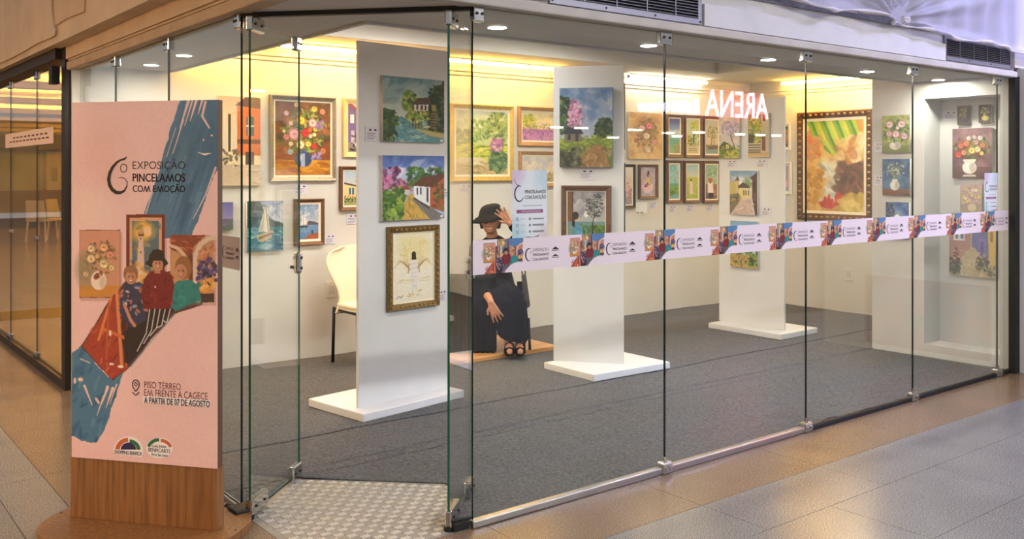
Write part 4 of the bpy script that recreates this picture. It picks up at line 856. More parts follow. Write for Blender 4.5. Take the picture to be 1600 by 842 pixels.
def a_garden(A):
    A.grad((206, 214, 190), (196, 206, 140), 0, .5); A.dabs((0, 0, 1, .45), 60, .1, [(226, 226, 206), (170, 186, 140), (206, 210, 160)], .5, .5)
    A.dabs((.55, 0, 1.05, .5), 160, .05, [(116, 140, 70), (84, 116, 56), (150, 166, 90), (176, 186, 120)], .8, .5, shape='e'); A.dabs((.3, .15, .55, .5), 70, .04, [(150, 176, 90), (110, 146, 70), (186, 196, 130)], .75, .5); A.dabs((0, .3, .28, .7), 80, .045, [(130, 150, 80), (96, 120, 64), (170, 180, 120)], .75, .5)
    A.grad((190, 200, 70), (214, 206, 96), .55, .8); A.dabs((.1, .52, 1, .72), 140, .05, [(214, 206, 70), (160, 180, 60), (226, 214, 110), (120, 150, 50)], .8, .35, rot=0.1); A.line([(.1, .64), (.5, .56), (.8, .55)], .014, (80, 110, 50))
    A.grad((206, 186, 140), (186, 160, 116), .80, 1); A.poly([(.1, .72), (.5, .74), (.66, .84), (.3, .84), (0, .8)], (216, 206, 176), rough=.03); A.dabs((0, .8, .8, 1), 60, .07, [(196, 172, 120), (222, 206, 160), (150, 140, 80)], .6, .3, rot=0)
    A.dabs((.66, .42, .9, .64), 70, .035, [(190, 130, 170), (150, 96, 140), (216, 170, 200)], .9, .7, shape='e'); A.dabs((.62, .62, 1, .96), 120, .045, [(84, 120, 76), (60, 96, 64), (120, 150, 96)], .85, .6, shape='e')
def a_lavender(A):
    A.grad((240, 222, 170), (236, 214, 160), 0, .55); A.dabs((0, 0, 1, .5), 30, .12, [(226, 220, 190), (246, 230, 170), (206, 206, 196)], .5, .4, rot=-.5); A.dabs((0, .08, .36, .5), 70, .045, YG+[(190, 186, 60)], .85, .6, shape='e'); A.dabs((0, .42, 1, .58), 50, .05, [(150, 160, 70), (190, 180, 100)], .7, .4)
    A.grad((176, 120, 176), (206, 150, 190), .6, 1); A.dabs((0, .52, 1, 1), 190, .035, [(150, 96, 176), (190, 130, 200), (120, 76, 150), (216, 170, 210)], .85, .3, rot=1.5)
def a_pale(A):
    A.grad((214, 206, 200), (236, 216, 176), 0, .6); A.dabs((0, 0, 1, .7), 40, .14, [(226, 214, 196), (196, 196, 206), (240, 226, 190)], .6, .4); A.grad((206, 180, 130), (170, 150, 110), .65, 1); A.dabs((0, .6, 1, 1), 40, .08, [(190, 166, 120), (150, 130, 96)], .6, .3)
def a_pinktree(A):
    A.grad((116, 146, 190), (176, 186, 206), 0, .6); A.dabs((0, 0, 1, .55), 40, .15, [(150, 170, 200), (96, 130, 180), (196, 200, 214)], .5, .4); A.dabs((-.02, .12, .2, .6), 120, .045, [(60, 86, 56), (90, 116, 70), (44, 66, 46)], .9, .6); A.dabs((.16, .16, .42, .62), 170, .038, [(206, 150, 190), (176, 110, 156), (226, 180, 206), (150, 96, 140)], .9, .6, shape='e'); A.line([(.25, .7), (.26, .5)], .02, (80, 60, 60))
    A.dabs((.66, .40, 1.05, .66), 150, .045, [(44, 66, 40), (60, 86, 50), (36, 54, 38), (84, 100, 56)], .9, .6, shape='e')
    A.grad((120, 142, 54), (96, 110, 44), .63, 1, .1); A.dabs((0, .6, 1, .8), 120, .05, [(150, 166, 56), (110, 136, 50), (176, 180, 80)], .75, .3, rot=-.1)
    A.rect(.1, .56, .42, .68, (120, 112, 104)); A.poly([(.04, .58), (.16, .48), (.30, .52), (.36, .46), (.46, .58)], (50, 56, 72)); A.rect(.16, .59, .22, .65, (50, 50, 56)); A.rect(.30, .58, .36, .68, (66, 60, 60))
    A.poly([(.36, 1), (.46, .82), (.66, .71), (.76, .70), (.84, .78), (.96, 1)], (150, 116, 72), rough=.04); A.dabs((.4, .74, .95, 1), 50, .05, [(170, 136, 90), (120, 92, 60), (190, 160, 110)], .65, .35); A.poly([(0, .8), (.3, .82), (.42, .9), (.34, 1), (0, 1)], (70, 64, 52), rough=.06); A.dabs((0, .76, .4, 1), 60, .05, [(60, 70, 44), (96, 96, 80), (40, 44, 36), (120, 116, 100)], .8, .5)
def a_bluelady(A):
    A.grad((150, 146, 156), (176, 180, 176), 0, .55); A.dabs((0, 0, 1, .5), 40, .13, [(166, 160, 170), (120, 120, 136), (196, 190, 186)], .5, .4); A.rect(0, 0, .12, 1, (120, 84, 50)); A.rect(.12, 0, .16, 1, (74, 50, 34)); A.grad((110, 140, 150), (120, 150, 140), .55, .62); A.rect(.16, .62, 1, .9, (90, 116, 60)); A.dabs((.2, .62, 1, .9), 90, .05, [(84, 116, 54), (120, 146, 70), (60, 84, 44)], .8, .4)
    A.blob(.5, .42, .06, .05, (236, 232, 226), .3); A.line([(.68, .88), (.66, .6), (.72, .4), (.70, .2)], .03, (40, 34, 30), 1, .012); A.line([(.68, .5), (.84, .36)], .014, (44, 38, 32)); A.line([(.7, .4), (.56, .22)], .012, (44, 38, 32)); A.dabs((.48, .04, .96, .5), 110, .03, [(50, 56, 44), (70, 80, 56), (36, 40, 34)], .85, .4, rot=0.1, shape='e')
    A.rect(0, .90, 1, 1, (110, 80, 54)); A.poly([(.16, .62), (.28, .56), (.38, .66), (.44, .82), (.60, .90), (.62, 1), (.2, 1), (.18, .8)], (84, 150, 186), rough=.02); A.dabs((.2, .6, .56, 1), 30, .04, [(120, 180, 206), (60, 120, 160)], .7, .3, rot=1.1); A.blob(.24, .47, .07, .055, (196, 150, 120), .15); A.blob(.215, .44, .085, .07, (46, 32, 28), .2); A.poly([(.14, .44), (.2, .42), (.2, .66), (.12, .62)], (50, 34, 28))
def a_pinkflowers(A):
    A.grad((206, 170, 120), (216, 180, 120), 0, 1); A.dabs((0, 0, 1, 1), 60, .12, [(216, 182, 130), (190, 150, 104), (226, 196, 140)], .5, .6); A.blob(.5, .36, .36, .28, (150, 110, 84), .8, .3, a=.75); A.dabs((.2, .1, .84, .86), 110, .05, [(100, 110, 60), (76, 80, 50), (130, 84, 80), (150, 146, 80)], .8, .45, shape='e')
    for x, y, r, c in ((.60,.28,.12,(226,130,140)),(.38,.34,.11,(236,176,176)),(.52,.50,.11,(244,214,196)),(.75,.62,.09,(222,150,140)),(.56,.80,.10,(246,220,206)),(.22,.6,.07,(160,100,110)),(.46,.14,.06,(190,120,120))): A.rose(x, y, r, c)
    A.blob(.36, .94, .2, .08, (240, 214, 150), .4, a=.6)
def a_blackframe(A):
    A.grad((236, 226, 206), (226, 186, 176), 0, .6); A.grad((206, 150, 150), (150, 140, 150), .6, 1); A.dabs((0, .4, 1, 1), 40, .1, [(196, 120, 120), (236, 226, 220), (110, 100, 110)], .7, .4)
def a_sitlady(A):
    A.grad((190, 176, 190), (176, 166, 180), 0, 1); A.dabs((0, 0, 1, 1), 40, .15, [(206, 190, 200), (166, 156, 176), (196, 186, 176)], .5, .6); A.blob(.5, .7, .34, .2, (236, 200, 206), .2, .25); A.poly([(.4, .38), (.62, .36), (.68, .66), (.4, .68)], (226, 196, 110), rough=.02); A.blob(.52, .27, .09, .075, (70, 46, 40), .15); A.blob(.52, .17, .07, .045, (60, 40, 36), .15); A.blob(.56, .3, .05, .05, (196, 150, 120), .2); A.dabs((.28, .55, .5, .68), 20, .06, [(150, 80, 150), (120, 60, 130), (190, 130, 180)], .9, .5); A.line([(.6, .44), (.72, .56), (.5, .62)], .05, (196, 150, 120))
def a_sea(A):
    A.grad((46, 66, 140), (120, 150, 200), 0, .35); A.grad((200, 206, 200), (110, 170, 160), .35, .6); A.grad((90, 160, 150), (150, 180, 130), .6, 1); A.dabs((0, .3, 1, .5), 20, .12, [(226, 220, 206), (170, 190, 206)], .6, .3, rot=0); A.poly([(.5, 1), (.4, .8), (.7, .7), (1, .75), (1, 1)], (150, 150, 90), rough=.08); A.dabs((.3, .7, 1, 1), 40, .08, [(120, 150, 90), (170, 160, 110), (96, 130, 100)], .7, .4)
def a_stairs(A):
    A.grad((176, 200, 196), (196, 206, 176), 0, .6); A.dabs((.3, .02, 1, .4), 90, .07, YG+[(206, 186, 60)], .85, .6, shape='e'); A.poly([(0, .38), (.3, .5), (.3, .78), (0, .8)], (206, 180, 70)); A.rect(.5, .38, .62, .72, (84, 110, 60)); A.grad((196, 190, 150), (206, 196, 150), .7, 1)
    for k in range(6): A.rect(.25-.03*k, .70+.05*k, .75+.03*k, .715+.05*k, (110, 106, 84))
    A.dabs((0, .45, 1, .75), 60, .07, G4, .8, .5)
def a_autumn(A):
    A.grad((170, 186, 190), (206, 196, 170), 0, .6); A.dabs((.1, .15, 1, .55), 90, .07, [(150, 140, 90), (110, 106, 76), (176, 160, 110)], .8, .5, shape='e'); A.line([(.45, .75), (.5, .45)], .05, (90, 70, 56)); A.line([(.65, .75), (.66, .5)], .04, (90, 70, 56)); A.grad((140, 130, 96), (120, 160, 180), .72, 1); A.poly([(.1, .78), (.9, .74), (1, .84), (.3, .86)], (96, 84, 66), rough=.04)
def a_bluetree(A):
    A.grad((110, 180, 190), (150, 200, 196), 0, .55); A.dabs((0, 0, 1, .5), 24, .15, [(140, 196, 206), (196, 216, 210)], .6, .5); A.grad((96, 160, 150), (130, 170, 70), .55, .7); A.grad((130, 166, 60), (96, 140, 70), .7, 1); A.line([(.66, .72), (.64, .5), (.7, .3)], .035, (120, 84, 90), 1, .015); A.line([(.65, .5), (.45, .34)], .02, (120, 84, 90)); A.dabs((.36, .14, .96, .48), 60, .04, [(206, 200, 206), (226, 190, 200), (150, 170, 150)], .8, .6, shape='e'); A.poly([(0, 1), (.2, .9), (.8, .84), (1, .86), (1, 1)], (120, 170, 176), rough=.05); A.dabs((0, .7, 1, .9), 50, .08, G4, .7, .4)
def a_walker(A):
    A.grad((150, 190, 200), (206, 210, 196), 0, .36); A.grad((196, 196, 90), (160, 180, 70), .36, 1); A.dabs((0, .36, 1, 1), 150, .06, [(206, 200, 96), (150, 176, 60), (120, 150, 60), (226, 214, 130)], .8, .25, rot=1.4); A.poly([(.3, .5), (.5, .48), (.56, .86), (.26, .86)], (236, 206, 210)); A.blob(.40, .45, .08, .035, (120, 80, 60), .2)
def a_redhat(A):
    A.grad((140, 180, 170), (170, 190, 150), 0, .5); A.dabs((0, 0, 1, .5), 60, .1, [(110, 150, 110), (170, 200, 190), (140, 170, 130)], .7, .6); A.grad((150, 130, 110), (110, 90, 90), .55, 1); A.poly([(.2, .52), (.62, .52), (.7, .86), (.2, .86)], (240, 236, 236), rough=.02); A.blob(.42, .44, .2, .06, (190, 96, 84), .2, .1); A.blob(.42, .5, .1, .05, (150, 96, 76), .2); A.poly([(.22, .82), (.7, .82), (.66, 1), (.26, 1)], (60, 44, 56)); A.dabs((.7, .55, 1, .9), 30, .08, [(190, 130, 100), (150, 90, 80)], .8, .5)
def a_lilac(A):
    A.grad((226, 214, 190), (206, 206, 210), 0, .6); A.dabs((0, 0, 1, .6), 40, .16, [(236, 226, 206), (190, 196, 206), (226, 210, 196)], .5, .5); A.line([(.78, .84), (.72, .66), (.55, .45)], .05, (64, 50, 56), 1, .02); A.line([(.66, .58), (.6, .4), (.68, .25)], .022, (64, 50, 56), 1, .01); A.line([(.6, .46), (.4, .36)], .02, (64, 50, 56), 1, .008); A.line([(.68, .5), (.86, .3)], .02, (64, 50, 56), 1, .008); A.dabs((.08, .08, .96, .44), 120, .05, [(176, 160, 206), (150, 136, 190), (206, 196, 226)], .8, .6, shape='e')
    A.poly([(0, .72), (.24, .58), (.5, .64), (.7, .76), (.7, .82), (0, .8)], (70, 84, 56)); A.rect(.34, .66, .5, .76, (216, 206, 130)); A.grad((116, 130, 60), (150, 150, 66), .78, 1); A.poly([(.24, 1), (.4, .82), (.9, .8), (.96, 1)], (196, 190, 80), rough=.04); A.dabs((0, .7, 1, .98), 80, .06, G4+YG, .7, .5)
def a_gate(A):
    A.grad((110, 120, 110), (96, 100, 90), 0, .7); A.rect(.62, 0, 1, .9, (196, 186, 160)); A.dabs((.02, .04, .62, .5), 130, .065, YG+[(216, 200, 60), (120, 140, 60)], .9, .6, shape='e'); A.poly([(.66, .5), (.74, .42), (.82, .5), (.84, .86), (.66, .84)], (120, 66, 60)); A.poly([(.7, .06), (.76, .01), (.84, .06), (.84, .18), (.7, .18)], (90, 60, 56)); A.rect(0, .48, .3, .66, (60, 66, 56))
    for k in range(4): A.rect(0, .68+.055*k, .62, .70+.055*k, (206, 200, 176)); A.rect(0, .70+.055*k, .62, .735+.055*k, (110, 104, 90))
    A.grad((190, 160, 110), (214, 190, 140), .90, 1); A.dabs((.3, .5, .62, .68), 30, .06, YG, .8, .6)
def a_village(A):
    A.grad((120, 160, 206), (206, 214, 220), 0, .36); A.dabs((0, 0, 1, .3), 30, .13, [(226, 226, 230), (140, 170, 206)], .6, .4); A.dabs((.56, .14, .9, .4), 50, .05, [(120, 150, 80), (150, 176, 110)], .8, .6); A.poly([(0, .24), (.12, .2), (.22, .3), (.22, .56), (0, .6)], (196, 176, 110)); A.rect(.22, .22, .36, .5, (206, 190, 130)); A.poly([(.2, .23), (.29, .12), (.38, .23)], (110, 96, 84)); A.line([(.29, .13), (.29, .05)], .012, (90, 80, 76))
    A.poly([(.32, .34), (.5, .26), (.74, .36), (.74, .42), (.32, .42)], (84, 70, 66)); A.poly([(.34, .40), (.74, .40), (.78, .6), (.34, .66)], (226, 210, 150))
    for x in (.5, .58, .66): A.rect(x, .44, x+.04, .56, (80, 76, 76))
    A.poly([(.82, .14), (1, .05), (1, 1), (.92, 1), (.82, .62)], (84, 56, 58)); A.rect(.86, .26, .93, .4, (60, 44, 50)); A.rect(.87, .5, .94, .66, (120, 80, 76)); A.poly([(.74, .16), (1, .03), (1, .1), (.8, .2)], (70, 56, 60))
    A.poly([(.08, 1), (.4, .66), (.72, .62), (.8, .64), (.86, 1)], (206, 186, 176), rough=.02); A.dabs((.15, .68, .85, 1), 60, .06, [(222, 206, 196), (186, 160, 156), (196, 176, 150)], .6, .35); A.poly([(0, .56), (.3, .5), (.4, .66), (.06, .98), (0, 1)], (120, 106, 84), rough=.03)
    for k in range(6): A.rect(.03+.055*k, .6-.015*k, .05+.055*k, .74-.02*k, (60, 56, 56))
    A.dabs((0, .55, .4, .78), 30, .05, [(150, 130, 80), (90, 96, 60), (186, 170, 110)], .7, .6)
def a_bluepath(A):
    A.grad((120, 166, 206), (190, 210, 222), 0, .5); A.dabs((0, .2, 1, .6), 40, .12, [(206, 216, 222), (110, 150, 190)], .6, .5); A.dabs((0, .4, 1, .75), 80, .08, G4, .8, .5); A.grad((176, 150, 84), (196, 170, 100), .72, 1); A.dabs((0, .7, 1, 1), 90, .05, [(206, 180, 110), (150, 120, 66), (84, 96, 50), (120, 110, 60)], .7, .4); A.dabs((.7, .7, 1, .95), 40, .07, G4, .8, .5)
def a_roses_green(A):
    A.grad((150, 160, 90), (120, 136, 76), 0, .75); A.dabs((0, 0, 1, 1), 90, .1, [(176, 180, 110), (110, 126, 70), (150, 150, 84), (206, 200, 140)], .6, .6); A.grad((120, 130, 70), (96, 110, 60), .8, 1); vase(A, .48, .80, .2, .115, (214, 210, 206)); A.dabs((.05, .12, .95, .72), 110, .06, G4, .85, .45, shape='e')
    for x, y, r, c in ((.28,.24,.145,(232,196,206)),(.70,.24,.15,(238,206,212)),(.50,.50,.15,(226,180,196)),(.26,.48,.11,(222,176,190)),(.80,.56,.13,(222,180,200)),(.56,.34,.07,(240,220,220))): A.rose(x, y, r, c)
def a_bluevase(A):
    A.grad((44, 84, 130), (60, 96, 130), 0, .8); A.dabs((0, 0, 1, .8), 70, .13, [(36, 70, 116), (80, 124, 160), (50, 96, 140)], .6, .6); A.grad((120, 80, 54), (96, 60, 44), .83, 1); vase(A, .46, .72, .17, .135, (222, 220, 214))
    for k in range(16): t = -1.2+k*.16; A.line([(.46, .55), (.46+math.sin(t)*.2, .40-.06*math.cos(t)), (.46+math.sin(t)*.34, .26-.12*math.cos(t)+.03*(k % 3))], .014, (110, 130, 84), .9, .006)
    A.dabs((.12, .1, .82, .5), 60, .035, [(190, 196, 160), (226, 220, 190), (120, 140, 90), (150, 120, 150)], .85, .5, shape='e')
def a_moon(A):
    A.grad((44, 84, 150), (84, 120, 176), 0, .7); A.dabs((0, 0, 1, .8), 60, .13, [(60, 104, 170), (110, 146, 196), (36, 70, 130)], .55, .5); A.blob(.5, .42, .3, .22, (150, 176, 214), .9, a=.7); A.blob(.5, .42, .11, .085, (250, 248, 236), .15); A.dabs((0, .05, .36, .7), 90, .05, [(24, 40, 50), (36, 60, 60), (20, 30, 40)], .85, .5); A.grad((30, 56, 90), (26, 40, 60), .78, 1); A.dabs((.2, .72, .9, 1), 40, .07, [(60, 96, 140), (24, 40, 60), (120, 150, 180)], .6, .25, rot=0)
def a_small_dark(A):
    A.grad((74, 66, 56), (56, 48, 46), 0, 1); bouquet(A, .5, .4, .3, .26, [(190, 160, 90), (150, 110, 60), (210, 190, 150)], 12, .09); vase(A, .5, .76, .16, .13, (60, 56, 66))
def a_small_yellow(A):
    A.grad((70, 66, 60), (60, 54, 60), 0, 1); bouquet(A, .5, .34, .3, .22, [(200, 196, 170), (170, 160, 110)], 10, .09); A.blob(.5, .72, .26, .15, (196, 186, 90), .15); A.blob(.44, .68, .1, .06, (226, 220, 150), .5)
def a_whitevase(A):
    A.grad((130, 96, 104), (110, 80, 90), 0, .75); A.dabs((0, 0, 1, .75), 50, .14, [(146, 110, 116), (110, 82, 92), (160, 130, 130)], .5, .6); A.grad((104, 72, 70), (84, 58, 60), .77, 1); A.blob(.42, .5, .4, .16, (96, 60, 50), .6, .3, a=.7); A.dabs((.06, .14, .94, .62), 130, .05, G4+[(140, 80, 60), (96, 50, 50)], .85, .4, shape='e')
    for x, y, r, c in ((.22,.34,.09,(190,96,60)),(.36,.30,.09,(206,120,70)),(.5,.44,.1,(236,206,110)),(.64,.42,.09,(240,226,170)),(.16,.52,.1,(196,76,50)),(.30,.48,.08,(214,130,90)),(.76,.34,.08,(196,120,80)),(.6,.28,.08,(190,150,130)),(.42,.2,.07,(206,196,196)),(.7,.2,.07,(206,200,206)),(.56,.18,.06,(190,186,196)),(.74,.5,.06,(230,196,90))): A.rose(x, y, r, c)
    vase(A, .44, .78, .18, .125, (236, 228, 216)); A.poly([(.28, .62), (.6, .62), (.58, .68), (.30, .68)], (226, 218, 206)); A.poly([(.3, .92), (.58, .92), (.62, .96), (.26, .96)], (206, 196, 186))
def a_pastel(A):
    A.grad((190, 160, 170), (170, 150, 150), 0, .7); A.grad((150, 130, 140), (170, 156, 120), .7, 1); bouquet(A, .5, .42, .38, .3, [(226, 200, 130), (206, 170, 190), (236, 220, 200), (190, 150, 180)], 22, .09, leaf=YG); A.blob(.56, .82, .2, .13, (206, 196, 160), .3)
def a_bluestreet(A):
    A.grad((176, 186, 196), (170, 160, 150), 0, .3); A.poly([(0, 0), (.5, 0), (.46, .45), (.3, .62), (0, .8)], (166, 130, 124)); A.rect(.1, .05, .34, .3, (210, 214, 220)); A.rect(.14, .08, .2, .26, (96, 110, 140)); A.rect(.26, .08, .32, .26, (96, 110, 140)); A.poly([(.1, .5), (.16, .42), (.22, .5), (.22, .78), (.1, .8)], (120, 60, 60)); A.poly([(.5, 0), (.84, 0), (.86, .62), (.62, .6), (.5, .4)], (96, 106, 160)); A.rect(.64, .24, .8, .6, (120, 110, 190)); A.rect(.68, .3, .76, .6, (84, 76, 150)); A.poly([(.84, 0), (1, 0), (1, .9), (.86, .64)], (206, 176, 90)); A.rect(.89, .1, .95, .3, (140, 110, 60))
    A.poly([(.0, 1), (.3, .66), (.48, .42), (.56, .42), (.8, .7), (1, .92), (1, 1)], (170, 160, 130), rough=.02); A.dabs((.1, .5, .9, 1), 110, .03, [(190, 180, 150), (140, 132, 110), (206, 196, 170)], .7, .5); A.blob(.12, .84, .13, .12, (50, 50, 44), .2, .3); A.dabs((0, .66, .26, .96), 40, .04, [(60, 80, 50), (40, 44, 40), (110, 120, 80)], .85, .5); A.dabs((.6, .62, .84, .86), 50, .04, [(60, 66, 60), (90, 100, 66), (44, 44, 48)], .85, .5); A.dabs((.84, .76, 1, .96), 30, .04, [(60, 66, 56), (120, 120, 90)], .85, .5)
def a_pinkroses(A):
    A.grad((190, 150, 110), (150, 110, 90), 0, 1); A.dabs((0, 0, 1, 1), 50, .14, [(206, 170, 120), (96, 84, 60), (150, 110, 90)], .6, .6)
    for x, y, r, c in ((.6,.36,.2,(226,110,110)),(.35,.55,.18,(216,100,106)),(.7,.62,.18,(230,130,126)),(.45,.3,.12,(200,84,90))): A.rose(x, y, r, c)
    A.grad((110, 90, 76), (90, 70, 60), .84, 1)
def a_large(A):      # a plain colour study: drapery, a pale figure-coloured mass and warm furniture tones, no known composition
    A.grad((196, 170, 90), (206, 150, 70), 0, 1); A.dabs((0, 0, 1, 1), 90, .16, [(206, 180, 96), (190, 130, 60), (222, 196, 130)], .6, .6)
    for k in range(15): x = .05+k*.055; A.line([(x, 0), (x+.12, .2), (x+.34-.01*k, .34+.016*k)], .06, [(110, 170, 50), (60, 130, 40), (150, 200, 70), (196, 200, 70)][k % 4], .85, .03)
    A.dabs((0, .2, .25, .5), 40, .08, [(206, 110, 60), (186, 140, 80), (226, 180, 110)], .7, .6); A.dabs((.55, .2, 1, .5), 60, .09, [(206, 176, 110), (226, 206, 150), (170, 110, 60), (240, 224, 190)], .7, .6)
    A.blob(.44, .68, .28, .22, (222, 220, 206), .5, .45); A.dabs((.2, .5, .7, .92), 70, .09, [(236, 232, 222), (190, 204, 206), (206, 196, 160), (150, 176, 180)], .7, .35, rot=.8); A.dabs((.55, .5, 1, .8), 50, .1, [(96, 70, 60), (120, 84, 60), (70, 56, 56)], .75, .5); A.dabs((.3, .82, .62, .95), 26, .08, [(176, 50, 44), (200, 80, 60)], .85, .4); A.dabs((.05, .55, .3, 1), 40, .09, [(214, 170, 90), (190, 140, 60), (226, 190, 120)], .75, .5); A.dabs((.6, .82, 1, 1), 40, .1, [(226, 206, 120), (206, 180, 80)], .7, .4)

# ---- hang them
painting(BACK, ((338, 150), (405, 153), (404, 289), (338, 291)), a_orange_house, 'unframed painting of an orange house seen behind the totem edge')
painting(BACK, ((334, 316), (362, 315.5), (362, 358), (334, 360)), a_purple, 'small violet painting half hidden by the totem, above its tape')
painting(BACK, ((420, 149), (523.7, 152), (523, 282.5), (419, 284)), a_flowers_big, 'silver-framed painting of a mixed bouquet in a blue vase', 'silver', .036, .012, sticker=True)
painting(BACK, ((534.5, 153.5), (592, 156), (592, 246), (534.5, 246.5)), a_street_red, 'cream-framed street scene partly hidden behind the first panel', 'cream', .045)
painting(BACK, ((529, 259.5), (577, 260), (577, 328), (529, 329.5)), a_yellow_house, 'brown-framed yellow house painting above the cream chair', 'brown', .03, .012)
painting(BACK, ((383.6, 313.6), (440.4, 313.6), (439.5, 391), (384, 393)), a_sail, 'unframed painting of a white sailboat under dark cliffs')
painting(BACK, ((458.3, 310.5), (505, 310.5), (504.6, 382), (458.3, 383.7)), a_boat, 'small brown-framed harbour painting with a white boat', 'brown', .03, .018)
painting(BACK, ((702, 162), (802, 165.4), (798, 281.5), (702, 285)), a_garden, 'gold-framed sunny garden landscape seen behind the open glass door', 'yellowgold', .042, .02)
painting(BACK, ((808, 166), (876, 169), (876, 228), (807.4, 229.5)), a_lavender, 'tan-framed lavender field painting left of the middle panel', 'tan', .04, .014)
painting(BACK, ((809.5, 236), (876, 237), (876, 291), (809.5, 293)), a_pale, 'tan-framed pale seascape directly under the lavender field painting', 'tan', .035, .014)
painting(BACK, ((980, 175), (1032, 177.5), (1031.5, 249), (979.5, 248.5)), a_pinkflowers, 'unframed ochre canvas with pink roses on the rear wall')
painting(BACK, ((962, 256), (990.4, 257), (989.5, 325), (962, 326)), a_blackframe, 'black-framed picture peeking out behind the middle panel', 'black', .03, .01)
painting(BACK, ((997, 257), (1026, 256.7), (1025, 311), (996, 310.5)), a_sitlady, 'brown-framed painting of a seated woman in a pink skirt', 'brown', .03)
g6 = 'six narrow brown-framed pictures on the rear wall'
for (x0, x1, y0, y1, fn, lb) in ((1039.5, 1065, 178.7, 246, a_sea, 'narrow brown-framed picture of deep blue sky over green sea'), (1067.5, 1094.7, 180, 246.5, a_stairs, 'narrow brown-framed picture of garden steps under yellow foliage'), (1097, 1124.5, 181.5, 247, a_autumn, 'narrow brown-framed picture of bare trees, cut off by the far panel'),
    (1040, 1063.5, 250, 317, a_bluetree, 'narrow brown-framed picture of a blossoming tree on turquoise'), (1067, 1093.5, 250.5, 317, a_walker, 'narrow brown-framed picture of a pale figure in yellow grass'), (1096.7, 1123, 251, 317, a_redhat, 'narrow brown-framed picture of a red-hatted figure in white')):
    painting(BACK, ((x0, y0), (x1, y0+.6), (x1, y1), (x0, y1)), fn, lb, 'brown', .032, .014, group=g6, res=1.6)
painting(RIGHT, ((1216, 192), (1237, 193.6), (1237, 236), (1216, 233)), a_pinkroses, 'white-framed pink rose picture beside the gilt painting', 'white', .035)
painting(RIGHT, ((1216, 253), (1239, 253.5), (1238, 304.6), (1216, 303)), a_sitlady, 'white-framed picture of a seated woman beside the gilt painting', 'white', .04)
painting(RIGHT, ((1247, 174), (1365.5, 172), (1365.5, 344), (1248, 346.6)), a_large, 'very large painting with green drapery in a dark carved gilt frame', 'darkgilt', .075, .03, ornate=True)
painting(PAN3, ((1126.6, 183.6), (1159, 183), (1158, 247.7), (1126.6, 247)), a_lilac, 'unframed painting of a lilac tree above a dark cottage')
painting(PAN3, ((1172.5, 178.6), (1205, 177.5), (1204, 247), (1172, 244)), a_gate, 'unframed painting of a red doorway by yellow foliage and steps')
painting(PAN3, ((1143.8, 266.7), (1186.5, 267), (1186, 336), (1143, 334.5)), a_village, 'unframed painting of a village lane with a church tower')
painting(PAN3, ((1144.5, 345.7), (1187, 345), (1187, 420), (1144, 416)), a_bluepath, 'lowest painting on the far panel, crossed by the printed band')
painting(PAN2, ((876, 138), (958.4, 137.4), (958, 262), (876, 260.6)), a_pinktree, 'large unframed landscape with a pink tree and dark cottage', depth=.04, sidecol=(120, 140, 170))
painting(PAN2, ((878, 289.5), (955.5, 290), (955.5, 396), (878, 392)), a_bluelady, 'brown-framed picture of a woman in blue by a moonlit tree', 'brown', .04, .006)
painting(PAN1, ((593.6, 117.7), (689.4, 127), (689.4, 223.4), (594, 220.5)), a_river, 'unframed painting of a teal river below a hillside cottage', sticker=True)
painting(PAN1, ((593.3, 242), (691, 244.7), (688, 340.5), (592.4, 345)), a_street_house, 'unframed painting of a white house along a yellow lane', sticker=True)
painting(PAN1, ((604, 354), (683.5, 351), (682, 477), (602, 486)), a_angel, 'olive-gilt framed picture of a robed figure seen from behind', 'olive', .04, .008, ornate=True)
painting(SIDE, ((1381, 181.7), (1425.5, 179), (1424, 238.5), (1381, 239)), a_roses_green, 'unframed painting of five pale pink roses in a white vase')
painting(SIDE, ((1381.7, 248.7), (1425, 248), (1424.4, 305.5), (1381.7, 305)), a_bluevase, 'unframed blue painting of grasses in a round white vase')
painting(SIDE, ((1387, 315.6), (1423.4, 315.6), (1423, 374), (1387, 371)), a_moon, 'unframed blue moonlit night scene, lowest on the grey wall')
painting(NICHE, ((1498.5, 165.6), (1518, 165), (1518, 195), (1498.5, 195)), a_small_dark, 'tiny dark flower canvas, the one beside a caption card in niche')
painting(NICHE, ((1532, 164), (1552, 163.5), (1552, 192), (1532, 192)), a_small_yellow, 'tiny dark canvas with a yellow pot, nearest the end column')
painting(NICHE, ((1491, 201), (1552.7, 200), (1552.7, 279.5), (1491, 278)), a_whitevase, 'mauve still life of a full bouquet in an ornate white vase')
painting(NICHE, ((1503, 287), (1536, 287), (1536, 333), (1503, 331)), a_pastel, 'pastel bouquet canvas under the mauve still life')
painting(NICHE, ((1486, 352), (1558, 355), (1558, 436), (1486, 428)), a_bluestreet, 'painting of a cobbled lane with blue door, lowest in niche')
# a picture hung on the rear face of the middle panel, only its edge in view
PB = Wall((2.665+0.0190, 1.779+0.0146), (-0.326, 0.423))
def rear(z0, z1, m, lb):
    o = root('framed_painting', PB.w(0.1, z0, 0.002), lb, 'painting'); q = MB(); q.obox(PB, -0.004, 0.36, z0, z1, 0.003, 0.05); q.build('frame', m, o, bevel=.004)
    q = MB(); q.obox(PB, 0.03, 0.33, z0+0.03, z1-0.03, 0.05, 0.052); q.build('canvas', mat('rear_canvas', (150, 140, 120), .6, noise=.3, nscale=10), o)
rear(1.66, 2.16, mat('grey_edge', (120, 118, 114), .6), 'grey-edged picture on the rear of the middle panel, upper one'); rear(1.0, 1.56, FR['black'], 'black-edged picture on the rear of the middle panel, lower one')

